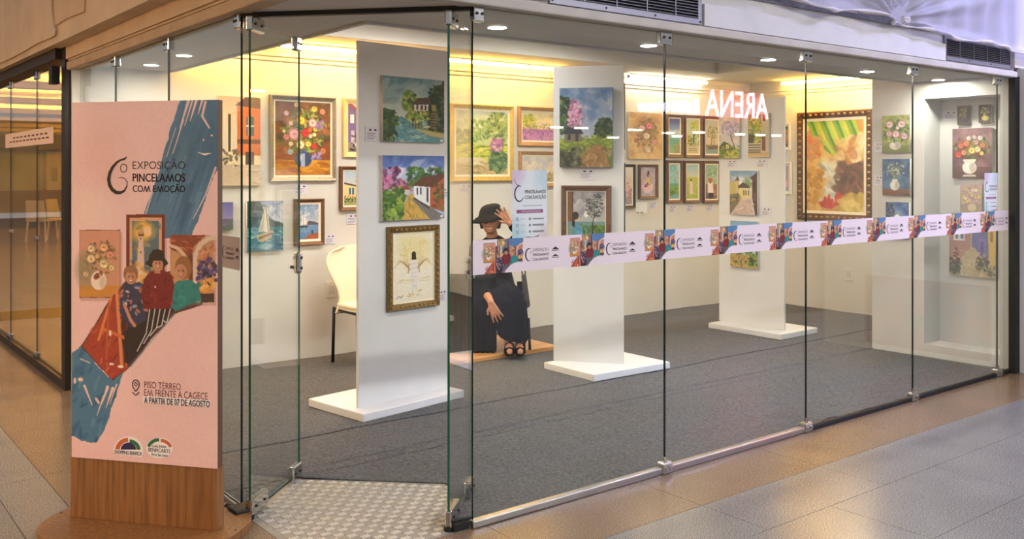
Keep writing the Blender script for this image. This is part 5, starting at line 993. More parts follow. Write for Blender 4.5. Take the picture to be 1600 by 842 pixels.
# caption cards
for w, q, lb in ((PAN1, (570, 198, 591, 221), 'caption card beside the teal river painting'), (PAN1, (691, 292, 702, 311), 'caption card beside the yellow lane painting'), (PAN1, (684, 452, 697, 471), 'caption card beside the robed figure picture'),
    (BACK, (459, 288, 480, 303), 'caption card under the blue vase bouquet painting'), (BACK, (541, 334, 560, 350), 'caption card under the yellow house painting'), (BACK, (507, 366, 524, 381), 'caption card beside the harbour painting'), (BACK, (717, 288, 737, 301), 'caption card under the gold-framed garden landscape'),
    (PAN2, (904.5, 264, 930, 281), 'pinkish caption card under the pink-tree landscape'), (BACK, (1015, 315, 1025, 326), 'caption card under the seated woman picture'), (BACK, (1045, 321, 1056, 332), 'caption card under the turquoise tree picture'), (BACK, (1072, 320, 1083, 331), 'caption card under the yellow grass picture'), (BACK, (1103, 319, 1114, 330), 'caption card under the red-hatted figure picture'),
    (PAN3, (1136, 250, 1152, 262), 'caption card under the lilac tree painting'), (PAN3, (1182, 249, 1199, 262), 'caption card under the red doorway painting'), (PAN3, (1190, 324, 1206, 337.5), 'caption card beside the village lane painting'),
    (RIGHT, (1220, 238, 1231, 248), 'caption card under the white-framed rose picture'), (RIGHT, (1220, 308, 1231, 320), 'caption card under the white-framed seated woman'), (SIDE, (1367, 222, 1379, 237), 'caption card beside the pale pink roses painting'), (SIDE, (1367, 274, 1380, 289), 'caption card beside the blue grasses painting'), (NICHE, (1474, 173, 1497, 187), 'caption card beside the tiny dark flower canvas')):
    card(w, q, lb)
x0, x1, z0, z1 = BACK.rect((993, 316), (1011, 316), (1011, 333), (993, 333))
o = root('paper_sheet', BACK.w(x0, z0), 'plain white text sheet under the seated woman picture', 'paper'); m = MB(); m.obox(BACK, x0, x1, z0, z1, .001, .003); m.build('sheet', STICK, o)
m = MB()
for k in range(2): m.obox(BACK, x0+.01+k*.06, x0+.05+k*.06, z0+.004, z0+.012, .0032, .0036)
m.build('print', PRINTK, o)['kind'] = 'stuff'
# ================================================================== EXHIBITION TOTEM
pL = on_z(110, 807.5, 0.035); pR = on_z(338, 830, 0.035)
TOT = Wall((pL[0], pL[1]), (pR[0]-pL[0], pR[1]-pL[1])); TW = math.hypot(pR[0]-pL[0], pR[1]-pL[1])
tot = root('exhibition_totem', TOT.w(TW/2, 0, -0.03), 'tall pink exhibition poster totem on a round wooden base', 'totem')
def sup(a, n=2.6): c, s = math.cos(a), math.sin(a); return (math.copysign(abs(c)**(2/n), c), math.copysign(abs(s)**(2/n), s))
ring = []
for k in range(64):
    x, y = sup(2*math.pi*k/64); ring.append(TOT.w(TW/2+0.43*x, 0, -0.03-0.30*y)[:2])
MB().prism(ring, 0.0, 0.035).build('base_disc', WOOD, tot, bevel=0.003)
m = MB(); m.obox(TOT, 0.0, TW, 0.035, 0.298, -0.06, 0.0); m.build('plinth', WOOD, tot, bevel=0.002)
PA0, PA1, PZ0, PZ1 = 0.012, TW+0.010, 0.2915, 1.789
m = MB(); m.obox(TOT, PA0, PA1, PZ0, PZ1, -0.030, 0.006); m.build('poster_board', mat('board_edge', (92, 70, 56), 0.6), tot)
s = MB()
for a in (-0.2, TW+0.2):
    p = TOT.w(TW/2+(a-TW/2)*0.76, 0.035, -0.03+0.0); s.tube([p, (p[0], p[1], 0.0365)], 0.006, 10)
s.build('screw', DARKP, tot)['kind'] = 'stuff'
def T_poster(x, y):
    a, z = TOT.at(x, y); return ((a-PA0)/(PA1-PA0), (PZ1-z)/(PZ1-PZ0))
KX = 1/231.0; KY = 1/568.0
def face(A, x, y, r, hair, smile=True):
    A.blob(x, y, r, r*1.28, (198, 142, 112), .12); A.blob(x+r*.35, y+r*.1, r*.55, r*1.0, (170, 112, 86), .8, a=.5)
    A.blob(x-r*.38, y-r*.15, r*.16, r*.12, (60, 40, 34), .3); A.blob(x+r*.38, y-r*.15, r*.16, r*.12, (60, 40, 34), .3); A.blob(x, y+r*.22, r*.15, r*.2, (214, 156, 128), .5)
    A.blob(x, y+r*.62, r*.42, r*.17, (150, 66, 60), .25)
    if smile: A.blob(x, y+r*.58, r*.32, r*.09, (246, 236, 226), .25)
def draw_frames(A):
    A.rect(128, 363, 193, 470, (150, 110, 100), .35)
    A.rect(126, 359, 190, 465, (120, 74, 50)); A.rect(127.2, 360.2, 188.8, 463.8, (206, 150, 120)); A.rect(127.2, 360.2, 188.8, 400, (214, 150, 130), .6); A.rect(127.2, 446, 188.8, 463.8, (206, 140, 60)); A.blob(136, 420, 16, 26, (120, 130, 100), .8, a=.6)
    A.dabs((132, 374, 184, 432), 60, 3.4, [(110, 96, 60), (140, 120, 70), (90, 76, 50)], .8, .5, shape='e')
    for x, y, r, c in ((144,388,7,(236,206,160)),(164,386,8,(230,170,130)),(174,398,7,(224,150,120)),(144,404,8,(240,210,160)),(164,412,8.5,(240,214,160)),(176,418,5.5,(240,206,140)),(154,400,4,(226,180,130)),(136,428,5,(230,190,150))): A.rose(x, y, r, c)
    A.blob(156, 438, 12.5, 15, (240, 226, 206), .1); A.blob(162, 440, 5, 11, (206, 186, 160), .6, a=.7); A.dabs((151, 424, 162, 434), 8, 3, [(120, 60, 40), (150, 84, 60)], .9)
    # lighthouse
    A.rect(201, 338, 262, 430, (120, 80, 80), .3); A.rect(199, 335, 259, 452, (112, 34, 32)); A.rect(204, 340, 254, 448, (214, 166, 130)); A.rect(208, 345, 250, 446, (84, 110, 124)); A.blob(226, 362, 16, 16, (230, 180, 80), .7, .3); A.blob(232, 361, 7, 8, (246, 206, 150), .5); A.dabs((208, 345, 250, 420), 40, 5, [(90, 120, 136), (70, 96, 110), (206, 160, 80), (130, 140, 130)], .45, .5)
    A.poly([(219, 368), (225, 368), (228, 440), (213, 440)], (222, 190, 170)); A.rect(218, 362, 226, 369, (110, 70, 60)); A.blob(222, 362, 4, 4, (206, 160, 110), .2); A.rect(220.5, 392, 222.5, 396, (70, 50, 50)); A.rect(220.5, 371, 222.5, 375, (70, 50, 50)); A.dabs((208, 412, 250, 448), 40, 5, [(226, 176, 90), (196, 140, 70), (236, 206, 150)], .8, .4)
    # arches
    A.rect(269, 371, 339, 477, (150, 110, 100), .35); A.rect(267, 367.5, 336, 472, (190, 140, 110)); A.poly([(267, 367), (322, 367), (304, 385), (300, 402), (297, 440), (294, 400), (284, 386), (267, 380)], (140, 66, 48)); A.dabs((268, 368, 318, 392), 22, 5, [(170, 90, 60), (120, 54, 44), (190, 120, 84)], .7, .2, rot=.5)
    A.line([(268, 384), (280, 388), (290, 400), (294, 420)], 4, (222, 190, 160)); A.poly([(268, 395), (276, 392), (284, 404), (284, 440), (268, 440)], (200, 150, 104)); A.poly([(296, 398), (304, 398), (304, 450), (296, 450)], (110, 56, 48)); A.line([(306, 450), (306, 400), (314, 382), (326, 373), (338, 370)], 7, (220, 196, 176)); A.poly([(311, 470), (311, 402), (320, 384), (336, 376), (336, 472)], (196, 146, 106)); A.dabs((312, 382, 336, 412), 26, 3.4, [(206, 120, 90), (170, 96, 70), (214, 160, 120)], .7, .6)
    A.dabs((308, 402, 340, 452), 80, 3.2, [(84, 66, 120), (60, 50, 90), (110, 90, 140), (50, 60, 56)], .9, .7, shape='e'); A.dabs((312, 436, 336, 460), 30, 3.4, [(236, 176, 80), (226, 150, 60), (240, 200, 140)], .9, .7); A.rect(314, 458, 336, 472, (70, 50, 50))
def draw_people(A):
    # red-orange easel cloth and dark skirts
    A.poly([(190, 455), (176, 462), (131, 540), (177, 592), (204, 568), (272, 486), (285, 470), (230, 470)], (64, 34, 34)); A.poly([(196, 440), (180, 462), (131, 540), (176, 592), (200, 576), (190, 520)], (166, 62, 46)); A.dabs((134, 470, 200, 588), 60, 6, [(196, 84, 50), (140, 40, 40), (214, 120, 70), (120, 36, 50)], .7, .2, rot=-1.1)
    A.line([(178, 456), (156, 530)], 4, (222, 130, 70)); A.line([(184, 452), (192, 572)], 5, (214, 140, 90)); A.line([(165, 514), (198, 528)], 5, (206, 110, 60)); A.line([(172, 470), (168, 560)], 3, (190, 90, 56)); A.blob(174, 520, 2, 5, (246, 226, 210), .3); A.blob(176, 568, 4, 2, (240, 214, 206), .3); A.blob(190, 572, 5, 2, (246, 230, 220), .3)
    A.poly([(222, 478), (270, 478), (268, 490), (206, 566), (196, 566), (196, 520), (210, 500)], (34, 28, 34))
    for k in range(5): A.line([(236+k*8, 480), (230+k*8, 520-k*4), (216+k*10, 548-k*12)], 1.4, (226, 220, 220))
    # left
    A.poly([(189, 452), (196, 442), (220, 441), (230, 446), (230, 500), (206, 512), (190, 490)], (50, 54, 84)); A.dabs((190, 444, 230, 492), 34, 4, [(206, 196, 200), (60, 70, 120), (190, 110, 90), (36, 34, 50), (150, 160, 190)], .9, .5); A.line([(196, 476), (206, 500), (212, 508)], 5, (198, 142, 112)); A.blob(206, 428, 11.5, 14, (138, 92, 66), .15); face(A, 206, 433, 8.5, None)
    A.blob(206, 421, 10, 5, (150, 104, 74), .3)
    # right
    A.poly([(270, 446), (280, 438), (300, 437), (312, 448), (316, 468), (296, 476), (276, 486), (268, 478)], (38, 132, 130)); A.dabs((272, 440, 314, 478), 24, 4, [(50, 150, 146), (30, 110, 112)], .6, .4); A.blob(288, 418, 13, 18, (150, 100, 62), .15); face(A, 284, 424, 9, None)
    # centre
    A.poly([(226, 436), (236, 424), (256, 421), (270, 430), (274, 446), (268, 482), (226, 482), (222, 460)], (118, 26, 34)); A.dabs((228, 428, 270, 480), 20, 5, [(134, 34, 40), (100, 20, 30)], .6, .4); A.rect(243, 414, 252, 427, (186, 130, 104)); A.blob(246, 404, 12, 13, (26, 22, 24), .15); face(A, 247, 410, 8.5, None); A.blob(246, 412, 16, 6, (24, 20, 22), .12); A.blob(248, 413.5, 8.6, 8.5, (198, 142, 112), .15); face(A, 248, 412, 7.6, None); A.poly([(235, 404), (259, 404), (257, 392), (249, 389), (240, 390)], (28, 24, 26)); A.line([(231, 411), (238, 405), (258, 405), (262, 411)], 4, (26, 22, 24)); A.blob(244, 448, 1.2, 1.6, (230, 220, 210), .3)
def poster_art(A):
    A.T = T_poster; A.k = KX; A.ky = KY
    A.c[:] = (238, 199, 197); n = A.noise(3, 5); A.c += ((n-0.5)*10)[..., None]; A.blob(160, 250, 40, 60, (226, 180, 172), .9, .3, a=.5); A.blob(150, 330, 30, 40, (240, 214, 200), .9, .3, a=.5)
    B0, B1, B2 = (72, 122, 156), (46, 92, 128), (110, 156, 180)
    A.poly([(284, 150), (352, 150), (350, 252), (338, 268), (322, 310), (308, 350), (298, 372), (214, 372), (226, 336), (244, 285), (258, 238), (270, 196)], B0, rough=.02, f=20)
    st = A.mask([(284, 150), (352, 150), (350, 252), (338, 268), (322, 310), (308, 350), (298, 372), (214, 372), (226, 336), (244, 285), (258, 238), (270, 196)], rough=.02, f=20)
    A.clipm = st; rs = np.random.RandomState(4)
    for k in range(46):
        x = 250+rs.rand()*110; y = 160+rs.rand()*170; L_ = 30+rs.rand()*60; A.line([(x, y), (x-L_*.35, y+L_)], 3+rs.rand()*7, [B1, B2, (58, 104, 138), (88, 134, 160), (40, 78, 116)][k % 5], .45, 2)
    A.blob(320, 230, 40, 60, (40, 92, 122), .9, .4, a=.5); A.clipm = None
    pk = (234, 200, 192)
    for (x, y, L_, w_) in ((297, 157, 44, 5), (303, 157, 40, 3), (309, 157, 32, 5), (318, 157, 22, 4), (288, 190, 50, 2)): A.line([(x, y-3), (x-L_*.33, y+L_)], w_, pk, 1, 1)
    A.line([(322, 160), (317, 182), (328, 200)], 4, pk, 1, 2.5); A.poly([(309, 238), (320, 240), (334, 239), (321, 243)], (240, 226, 220)); A.blob(319, 219, 1.3, 1.3, pk); A.blob(332, 212, 1.5, 1.5, pk); A.line([(338, 262), (322, 305), (303, 342)], 3, pk, .95, 1); A.line([(276, 200), (262, 245)], 1.4, pk, .7); A.line([(240, 300), (228, 338)], 2.2, pk, .8)
    # lower blue
    A.poly([(112, 552), (122, 545), (131, 538), (150, 566), (172, 590), (196, 572), (212, 556), (206, 566), (190, 592), (178, 634), (166, 668), (152, 690), (132, 688), (112, 680)], B0, rough=.02, f=22)
    A.clipm = A.mask([(112, 552), (131, 538), (172, 590), (212, 556), (190, 592), (178, 634), (152, 690), (112, 680)], rough=.02, f=22)
    A.dabs((112, 545, 200, 690), 70, 9, [(60, 112, 148), (46, 96, 136), (96, 146, 170), (40, 84, 124)], .5, .35, rot=-1.0); A.clipm = None
    for (x, y, L_, w_) in ((170, 604, 26, 5), (178, 606, 30, 5), (164, 618, 30, 3), (184, 600, 30, 2.4)): A.line([(x, y), (x-L_*.35, y+L_)], w_, pk, 1, 1)
    A.line([(134, 602), (146, 632)], 4, pk, 1, 1.5); A.blob(128, 592, 4, 3, pk, .3, .3); A.blob(119, 594, 2, 5, pk, .3, .3); A.line([(152, 622), (156, 628)], 4, pk); A.line([(128, 560), (142, 566)], 2, pk, .8)
    # torn-edged photograph
    A.poly([(196, 440), (214, 424), (290, 424), (318, 440), (318, 476), (274, 490), (238, 530), (206, 572), (178, 594), (128, 541)], (90, 60, 56), rough=.012, f=24)
    draw_frames(A); A.clipm = np.maximum(A.mask([(190, 380), (330, 380), (318, 474), (300, 478), (274, 492), (238, 530), (206, 570), (178, 594), (128, 541), (176, 462)], rough=.012, f=24), 0); draw_people(A); A.clipm = None
    A.line([(274, 491), (240, 530), (206, 572)], 2, (120, 150, 170), .6)
PG = Art(300, 690, seed=5); poster_art(PG); PG.tex(4, 90)
og = np.array(ORG[tot.name]); Pp = lambda a, b: np.array(TOT.w(PA0+(PA1-PA0)*a, PZ1-(PZ1-PZ0)*b, 0.0068))-og
ob = bpy.data.objects.new('poster_print', grid_mesh('poster_print', Pp, PG.lin(), m=PRINT)); link(ob, tot)
def tx(body, x0, y0, x1, y1, m, bold=0.0, w=TOT, par=tot, off=0.0076, name='lettering'):
    a0, zb = w.at(x0, y1); a1, _ = w.at(x1, y1); _, zt = w.at(x0, y0); _, zb2 = w.at(x1, y1); _, zt2 = w.at(x1, y0)
    zb = (zb+zb2)/2; zt = (zt+zt2)/2
    return text_on(w, body, a0, a1, zb, zt, off, m, par, name, bold)
tx('EXPOSIÇÃO', 209, 249, 291, 267, PRINTK, -0.006); tx('PINCELAMOS', 209, 271, 291, 284, PRINTK, 0.022); tx('COM EMOÇÃO', 209, 287, 291, 302.5, PRINTK, 0.022)
tx('PISO TÉRREO', 227, 594, 284, 607, PRINTB, -0.002); tx('EM FRENTE À CAGECE', 227, 607, 326, 621, PRINTB, -0.002)
a0, z1 = TOT.at(225, 619); a1, z0 = TOT.at(331, 636); m = MB(); m.obox(TOT, a0, a1, z0, z1+0.004, 0.007, 0.0074); m.build('text_strip', mat('pale_strip', (240, 228, 232), .6), tot)
tx('A PARTIR DE 07 DE AGOSTO', 227, 622.5, 329.5, 632.5, PRINTK, 0.02, off=0.0082)
def brush(w, pts, wid, off, m, par, name='logo_stroke'):
    P = [w.at(*p) for p in pts]; wid = list(wid)+[wid[-1]]*len(P); L_, R_ = [], []
    for i, p in enumerate(P):
        a, b = P[max(0, i-1)], P[min(len(P)-1, i+1)]; dx, dz = b[0]-a[0], b[1]-a[1]; n = math.hypot(dx, dz) or 1; h = wid[i]/2
        L_.append(w.w(p[0]-dz/n*h, p[1]+dx/n*h, off)); R_.append(w.w(p[0]+dz/n*h, p[1]-dx/n*h, off))
    k = len(P); return MB().add(L_+R_, [(i, i+1, k+i+1, k+i) for i in range(k-1)]).build(name, m, par)
def arcpts(cx, cy, rx, ry, t0, t1, n=22): return [(cx+rx*math.cos(math.radians(t0+(t1-t0)*k/n)), cy+ry*math.sin(math.radians(t0+(t1-t0)*k/n))) for k in range(n+1)]
pp = [(200, 245), (196, 248.5), (190, 250), (184, 254), (178, 261), (173.5, 270), (171.5, 280), (173, 289), (177, 296), (183, 300.5), (190, 301), (196, 298), (200, 291), (200.5, 284), (197, 279), (192, 277), (187, 278)]
brush(TOT, pp, [.004, .009, .007, .010, .013, .015, .016, .016, .016, .016, .013, .009, .0045, .0035, .003, .003, .002], 0.0078, PRINTK, tot)
brush(TOT, arcpts(195, 262.5, 5, 6.3, 0, 360, 24), [.0032]*25, 0.0078, PRINTK, tot)
brush(TOT, [(214, 611), (209.5, 604)]+arcpts(214, 599.5, 5.2, 6.5, 160, 380, 14)+[(218.5, 604), (214, 611)], [.0045]*18, 0.0078, PRINTK, tot, 'pin_icon'); brush(TOT, arcpts(214, 599.5, 2.2, 2.6, 0, 360, 14), [.0035]*15, 0.0078, PRINTK, tot, 'pin_icon'); brush(TOT, [(208.5, 612), (214, 617), (219.5, 612)], [.005]*3, 0.0078, PRINTK, tot, 'pin_icon')
# sponsor logos
def fan(w, pts, off, m, par, name='logo_shape'):
    P = [w.at(*p) for p in pts]; return MB().add([w.w(a, z, off) for a, z in P], [tuple(range(len(P)-1, -1, -1))]).build(name, m, par)
LO, LG, LN = mat('logo_orange', (206, 100, 70), .6), mat('logo_green', (46, 112, 72), .6), mat('logo_navy', (40, 34, 84), .6)
fan(TOT, [(180, 706)]+arcpts(202.5, 703, 23, 22, 180, 360, 18)+[(225, 710), (224, 713), (180, 708.5)], 0.0074, PRINTW, tot)
def ringseg(cx, cy, r0, r1, t0, t1, m, nm='logo_shape'):
    A_ = arcpts(cx, cy, r1, r1*.93, t0, t1, 12); B_ = arcpts(cx, cy, r0, r0*.93, t0, t1, 12); w = TOT
    P = [w.at(*p) for p in A_]+[w.at(*p) for p in B_]; n = 13
    MB().add([w.w(a, z, 0.0079) for a, z in P], [(i, i+1, n+i+1, n+i) for i in range(n-1)]).build(nm, m, tot)
ringseg(202.5, 702, 13.5, 20.5, 183, 268, LO); ringseg(203, 702.5, 12.5, 18.5, 275, 357, LG); fan(TOT, arcpts(202.5, 701.5, 12, 11, 180, 360, 14), 0.0079, LN, tot)
tx('SHOPPING BENFICA', 181, 703.5, 223.5, 709.5, PRINTK, 0.02, off=0.0082)
fan(TOT, arcpts(251, 699, 21, 16, 0, 360, 24), 0.0074, PRINTW, tot); brush(TOT, arcpts(251, 701, 18, 15, 195, 268, 10), [.014]*11, 0.0079, LG, tot, 'logo_shape'); brush(TOT, arcpts(251, 701, 18, 14, 276, 345, 10), [.014]*11, 0.0079, LO, tot, 'logo_shape')
tx('GALERIA', 239, 694.5, 262, 698.5, PRINTK, 0.0, off=0.0082); tx('BENFICARTE', 233.5, 700, 268, 706, PRINTK, 0.0, off=0.0082); tx('Arte faz bem', 238, 707.5, 264, 712, PRINTK, 0.0, off=0.0082)

# ================================================================== PRINTED BAND ON THE GLASS
PER = 0.4885; BZ0, BZ1 = 1.062, 1.208
def bpx(w, px): return w.at(px, 400)[0]
GX0, GX1 = bpx(FRONT, 752.8), bpx(FRONT, 813.7)
def band_art(A):
    A.c[:] = (232, 218, 222)
    u0, u1 = GX0/PER, GX1/PER; A.T = lambda x, y: (u0+(u1-u0)*(x-126)/210, (y-338)/192); A.k = (u1-u0)/210; A.ky = 1/192
    A.poly([(190, 380), (262, 336), (338, 336), (338, 420), (300, 470), (268, 490), (236, 530), (130, 530), (176, 462)], (110, 80, 84)); draw_frames(A); A.poly([(262, 336), (338, 336), (338, 366), (300, 392), (262, 380)], (84, 126, 170), rough=.03); draw_people(A)
BA = Art(220, 66, seed=9); band_art(BA)
BMAT = PRINT
def make_band(name, loc, label, n, start, rz):
    o = root(name, loc, label, 'printed band'); o.rotation_euler = (0, 0, rz)
    P = lambda a, b: np.array((PER*a, -0.0068, BZ1-(BZ1-BZ0)*b))
    if not SHARED:
        SHARED['seg'] = grid_mesh('band_segment', P, BA.lin(), m=BMAT)
        W0 = Wall((0, 0), (1, 0)); tm = []
        def tmesh(body, x0, x1, z0, z1, bold, nm):
            co, fs = text_geo(body, bold); lo, hi = co.min(0), co.max(0); t = (co-lo)/(hi-lo)
            me = bpy.data.meshes.new(nm); me.from_pydata([(x0+(x1-x0)*q[0], -0.0073, z0+(z1-z0)*q[1]) for q in t], [], fs); me.materials.append(PRINTK); return me
        a, b = bpx(FRONT, 830.3), bpx(FRONT, 855)
        tm += [tmesh('EXPOSIÇÃO', a, b, 1.142, 1.160, -.004, 'lettering'), tmesh('PINCELAMOS', a, b, 1.124, 1.136, .02, 'lettering'), tmesh('COM EMOÇÃO', a, b, 1.1015, 1.1175, .02, 'lettering')]
        g = MB(); cx, cz = bpx(FRONT, 825), 1.132
        pts = [(cx+0.020*math.cos(t)-0.002, cz+0.027*math.sin(t)) for t in [math.radians(62+ (330-62)*k/20) for k in range(21)]]; wd = [0.001+0.0065*math.sin(math.pi*min(1, k/17)) for k in range(21)]
        L_, R_ = [], []
        for i, p in enumerate(pts):
            q0, q1 = pts[max(0, i-1)], pts[min(20, i+1)]; dx, dz = q1[0]-q0[0], q1[1]-q0[1]; nn = math.hypot(dx, dz); L_.append((p[0]-dz/nn*wd[i]/2, -0.0073, p[1]+dx/nn*wd[i]/2)); R_.append((p[0]+dz/nn*wd[i]/2, -0.0073, p[1]-dx/nn*wd[i]/2))
        g.add(L_+R_, [(i, i+1, 21+i+1, 21+i) for i in range(20)]); rg = [(cx+0.008+0.0045*math.cos(k*.524), cz+0.010+0.0045*math.sin(k*.524)) for k in range(12)]; r2 = [(cx+0.008+0.0030*math.cos(k*.524), cz+0.010+0.0030*math.sin(k*.524)) for k in range(12)]
        g.add([(x, -0.0073, z) for x, z in rg+r2], [(k, (k+1) % 12, 12+(k+1) % 12, 12+k) for k in range(12)]); tm.append(g.mesh('logo_stroke', PRINTK))
        h = MB(); ax, bx = bpx(FRONT, 859.8), bpx(FRONT, 871)
        for zz, s_ in ((1.148, 1), (1.117, .75)):
            h.add([(ax, -0.0073, zz), ((ax+bx)/2, -0.0073, zz+0.013*s_), (bx, -0.0073, zz)], [(0, 2, 1)]); h.add([(ax, -0.0073, zz-.006), (bx, -0.0073, zz-.006), (bx, -0.0073, zz-.003), (ax, -0.0073, zz-.003)], [(0, 1, 2, 3)])
        x = h.mesh('sponsor_mark', PRINTK); tm.append(x); SHARED['t'] = tm
    for k in range(n):
        s_ = bpy.data.objects.new('band_segment', SHARED['seg']); link(s_, o); s_.location = (start+k*PER, 0, 0)
        for me in SHARED['t']:
            x = bpy.data.objects.new(me.name.split('.')[0], me); link(x, s_)
SHARED = {}
make_band('printed_band', (0.003, 0, 0), 'pink printed safety band running across the long glass front', 10, 0.0, 0.0)
make_band('printed_band', (-0.69, 0.768+3*PER, 0), 'pink printed safety band on the glass behind the totem', 3, 0.0, -math.pi/2)
# A4 notices stuck to the glass
def notice(q, label):
    w = FRONT; x0, x1, z0, z1 = w.rect(*q); o = root('notice_sheet', w.w((x0+x1)/2, z0, .0055), label, 'notice')
    A = Art(80, 120); A.c[:] = (222, 230, 230); A.blob(0, 0, .3, .3, (206, 176, 206), .9, .3, a=.7); A.blob(1, 1, .3, .2, (214, 180, 176), .9, .3, a=.6); A.blob(0, 1, .35, .3, (150, 196, 206), .9, .3, a=.6); A.blob(1, .1, .3, .2, (176, 206, 212), .9, .3, a=.6)
    A.poly([(.13, .555), (.88, .555), (.88, .61), (.13, .61)], (140, 84, 120)); A.poly([(.26, .573), (.8, .573), (.8, .592), (.26, .592)], (190, 150, 176))
    for k in range(3): A.blob(.15, .69+.09*k, .035, .022, (96, 100, 110), .3); A.blob(.15, .69+.09*k, .02, .012, (222, 230, 230), .3); A.blob(.5, .69+.09*k, .03, .018, (110, 112, 120), .3); A.rect(.58, .68+.09*k, .9, .70+.09*k, (130, 132, 140)); A.rect(.24, .685+.09*k, .38, .695+.09*k, (176, 180, 186))
    A.rect(.3, .5, .85, .507, (150, 150, 156)); A.line([(.3, .965), (.45, .945), (.6, .955), (.75, .935)], .02, (90, 92, 100))
    ogx = np.array(ORG[o.name]); P = lambda a, b: np.array(w.w(x0+(x1-x0)*a, z1-(z1-z0)*b, .0058))-ogx
    ob = bpy.data.objects.new('sheet', grid_mesh('sheet', P, A.lin(), m=PRINT)); link(ob, o); W_, H_ = x1-x0, z1-z0
    text_on(w, 'PINCELAMOS', x0+W_*.36, x1-W_*.04, z1-H_*.33, z1-H_*.28, .0062, PRINTK, o, bold=.02); text_on(w, 'COM EMOÇÃO', x0+W_*.36, x1-W_*.04, z1-H_*.42, z1-H_*.345, .0062, PRINTK, o, bold=.02)
    pts = [(x0+W_*(.2+.13*math.cos(t)), z1-H_*(.33-.11*math.sin(t))) for t in [math.radians(70+260*k/16) for k in range(17)]]; pts = [(x0+W_*.05, z1-H_*.12), (x0+W_*.12, z1-H_*.2)]+pts; L_, R_ = [], []
    for i, p in enumerate(pts):
        a, b = pts[max(0, i-1)], pts[min(len(pts)-1, i+1)]; dx, dz = b[0]-a[0], b[1]-a[1]; n = math.hypot(dx, dz); h = .001+.0025*math.sin(math.pi*i/len(pts)); L_.append(w.w(p[0]-dz/n*h, p[1]+dx/n*h, .0062)); R_.append(w.w(p[0]+dz/n*h, p[1]-dx/n*h, .0062))
    k = len(pts); MB().add(L_+R_, [(i, i+1, k+i+1, k+i) for i in range(k-1)]).build('logo_stroke', PRINTK, o)
notice(((799, 265), (854, 267), (853, 374), (799, 377)), 'pale notice sheet on the glass beside the waving woman'); notice(((1537, 270), (1557.5, 270.5), (1557.5, 337), (1537, 337)), 'pale notice sheet on the glass in front of the niche')

# ================================================================== CREAM SHELL CHAIR
ch = root('shell_chair', (1.30, 3.22, 0.009), 'cream moulded shell chair on black steel legs by the rear wall', 'chair'); CP = mat('cream_plastic', (240, 226, 196), .42); BS = mat('black_steel', (22, 22, 24), .4, .3)
vs, fs = [], []; nu, nv = 16, 22
for j in range(nv+1):
    t = j/nv; z = 0.405+0.495*t
    hw = float(np.interp(t, [0, .1, .22, .36, .5, .65, .8, .9, .96, 1.0], [.225, .20, .185, .195, .225, .255, .262, .235, .19, .10]))
    for i in range(nu+1):
        s_ = -1+2*i/nu; vs.append((1.30+hw*s_, 3.37+0.11*t-0.07*abs(s_)**2.2*(1-.3*t)-0.03*math.sin(math.pi*t), z+0.012*(1-abs(s_)**2)*(t > .95)))
for j in range(nv):
    for i in range(nu): q = j*(nu+1)+i; fs.append((q, q+1, q+nu+2, q+nu+1))
bk = MB().add(vs, fs).build('backrest', CP, ch, smooth=True); mo = bk.modifiers.new('s', 'SOLIDIFY'); mo.thickness = .014; mo.offset = 0
seat = []
for k in range(40): x, y = sup(2*math.pi*k/40, 3.4); seat.append((1.30+.205*x, 3.20+.215*y))
MB().prism(seat, 0.452, 0.482).build('seat_cushion', mat('cream_vinyl', (244, 230, 202), .5), ch, smooth=False, bevel=.012); MB().prism([(1.30+(x-1.30)*.98, 3.2+(y-3.2)*.98) for x, y in seat], 0.436, 0.452).build('seat_shell', CP, ch)
for sx in (-1, 1):
    MB().tube([(1.30+sx*.195, 3.405, .009), (1.30+sx*.19, 3.395, .44)], .0125, 10).build('leg', BS, ch, smooth=True); MB().tube([(1.30+sx*.20, 2.99, .009), (1.30+sx*.19, 3.02, .44)], .0125, 10).build('leg', BS, ch, smooth=True); MB().tube([(1.30+sx*.19, 3.02, .425), (1.30+sx*.19, 3.40, .425)], .011, 8).build('side_rail', BS, ch)
MB().tube([(1.11, 3.395, .395), (1.49, 3.395, .395)], .010, 8).build('cross_rail', BS, ch); MB().tube([(1.11, 3.02, .425), (1.49, 3.02, .425)], .010, 8).build('cross_rail', BS, ch)
# ================================================================== SEATED WOMAN, SEAT AND PLATFORM
pf = root('wooden_platform', (2.2, 3.0, .009), 'low honey-coloured wooden platform under the seated woman', 'platform')
for k in range(5): box('plank', WOODL, 1.55, 2.82, 2.70+k*.145, 2.842+k*.145, .010, .045, pf, bevel=.004)
OX, OY = CAM[0]+7.75*FW[0], CAM[1]+7.75*FW[1]
def wp(x, y, z): return Vector((OX+x*RT[0]-y*FW[0], OY+x*RT[1]-y*FW[1], z))      # right of viewer, towards viewer, up
WO = wp(-.12, 0, .045)
pn = root('person', WO, 'waving woman in black hat, dark blouse and long navy skirt, seated', 'person')
def limb(m, pts, rs, n=14):
    m.tube([wp(*p) for p in pts], rs, n)
    for p, r in zip(pts, rs): ball(m, p, (r, r, r))
def ball(m, c, r, n=14, k=9):
    vs, fs = [], []
    for j in range(k+1):
        t = math.pi*j/k
        for i in range(n):
            q = 2*math.pi*i/n; vs.append(wp(c[0]+r[0]*math.sin(t)*math.cos(q), c[1]+r[1]*math.sin(t)*math.sin(q), c[2]+r[2]*math.cos(t)))
    for j in range(k):
        for i in range(n): fs.append((j*n+i, (j+1)*n+i, (j+1)*n+(i+1) % n, j*n+(i+1) % n))
    m.add(vs, fs)
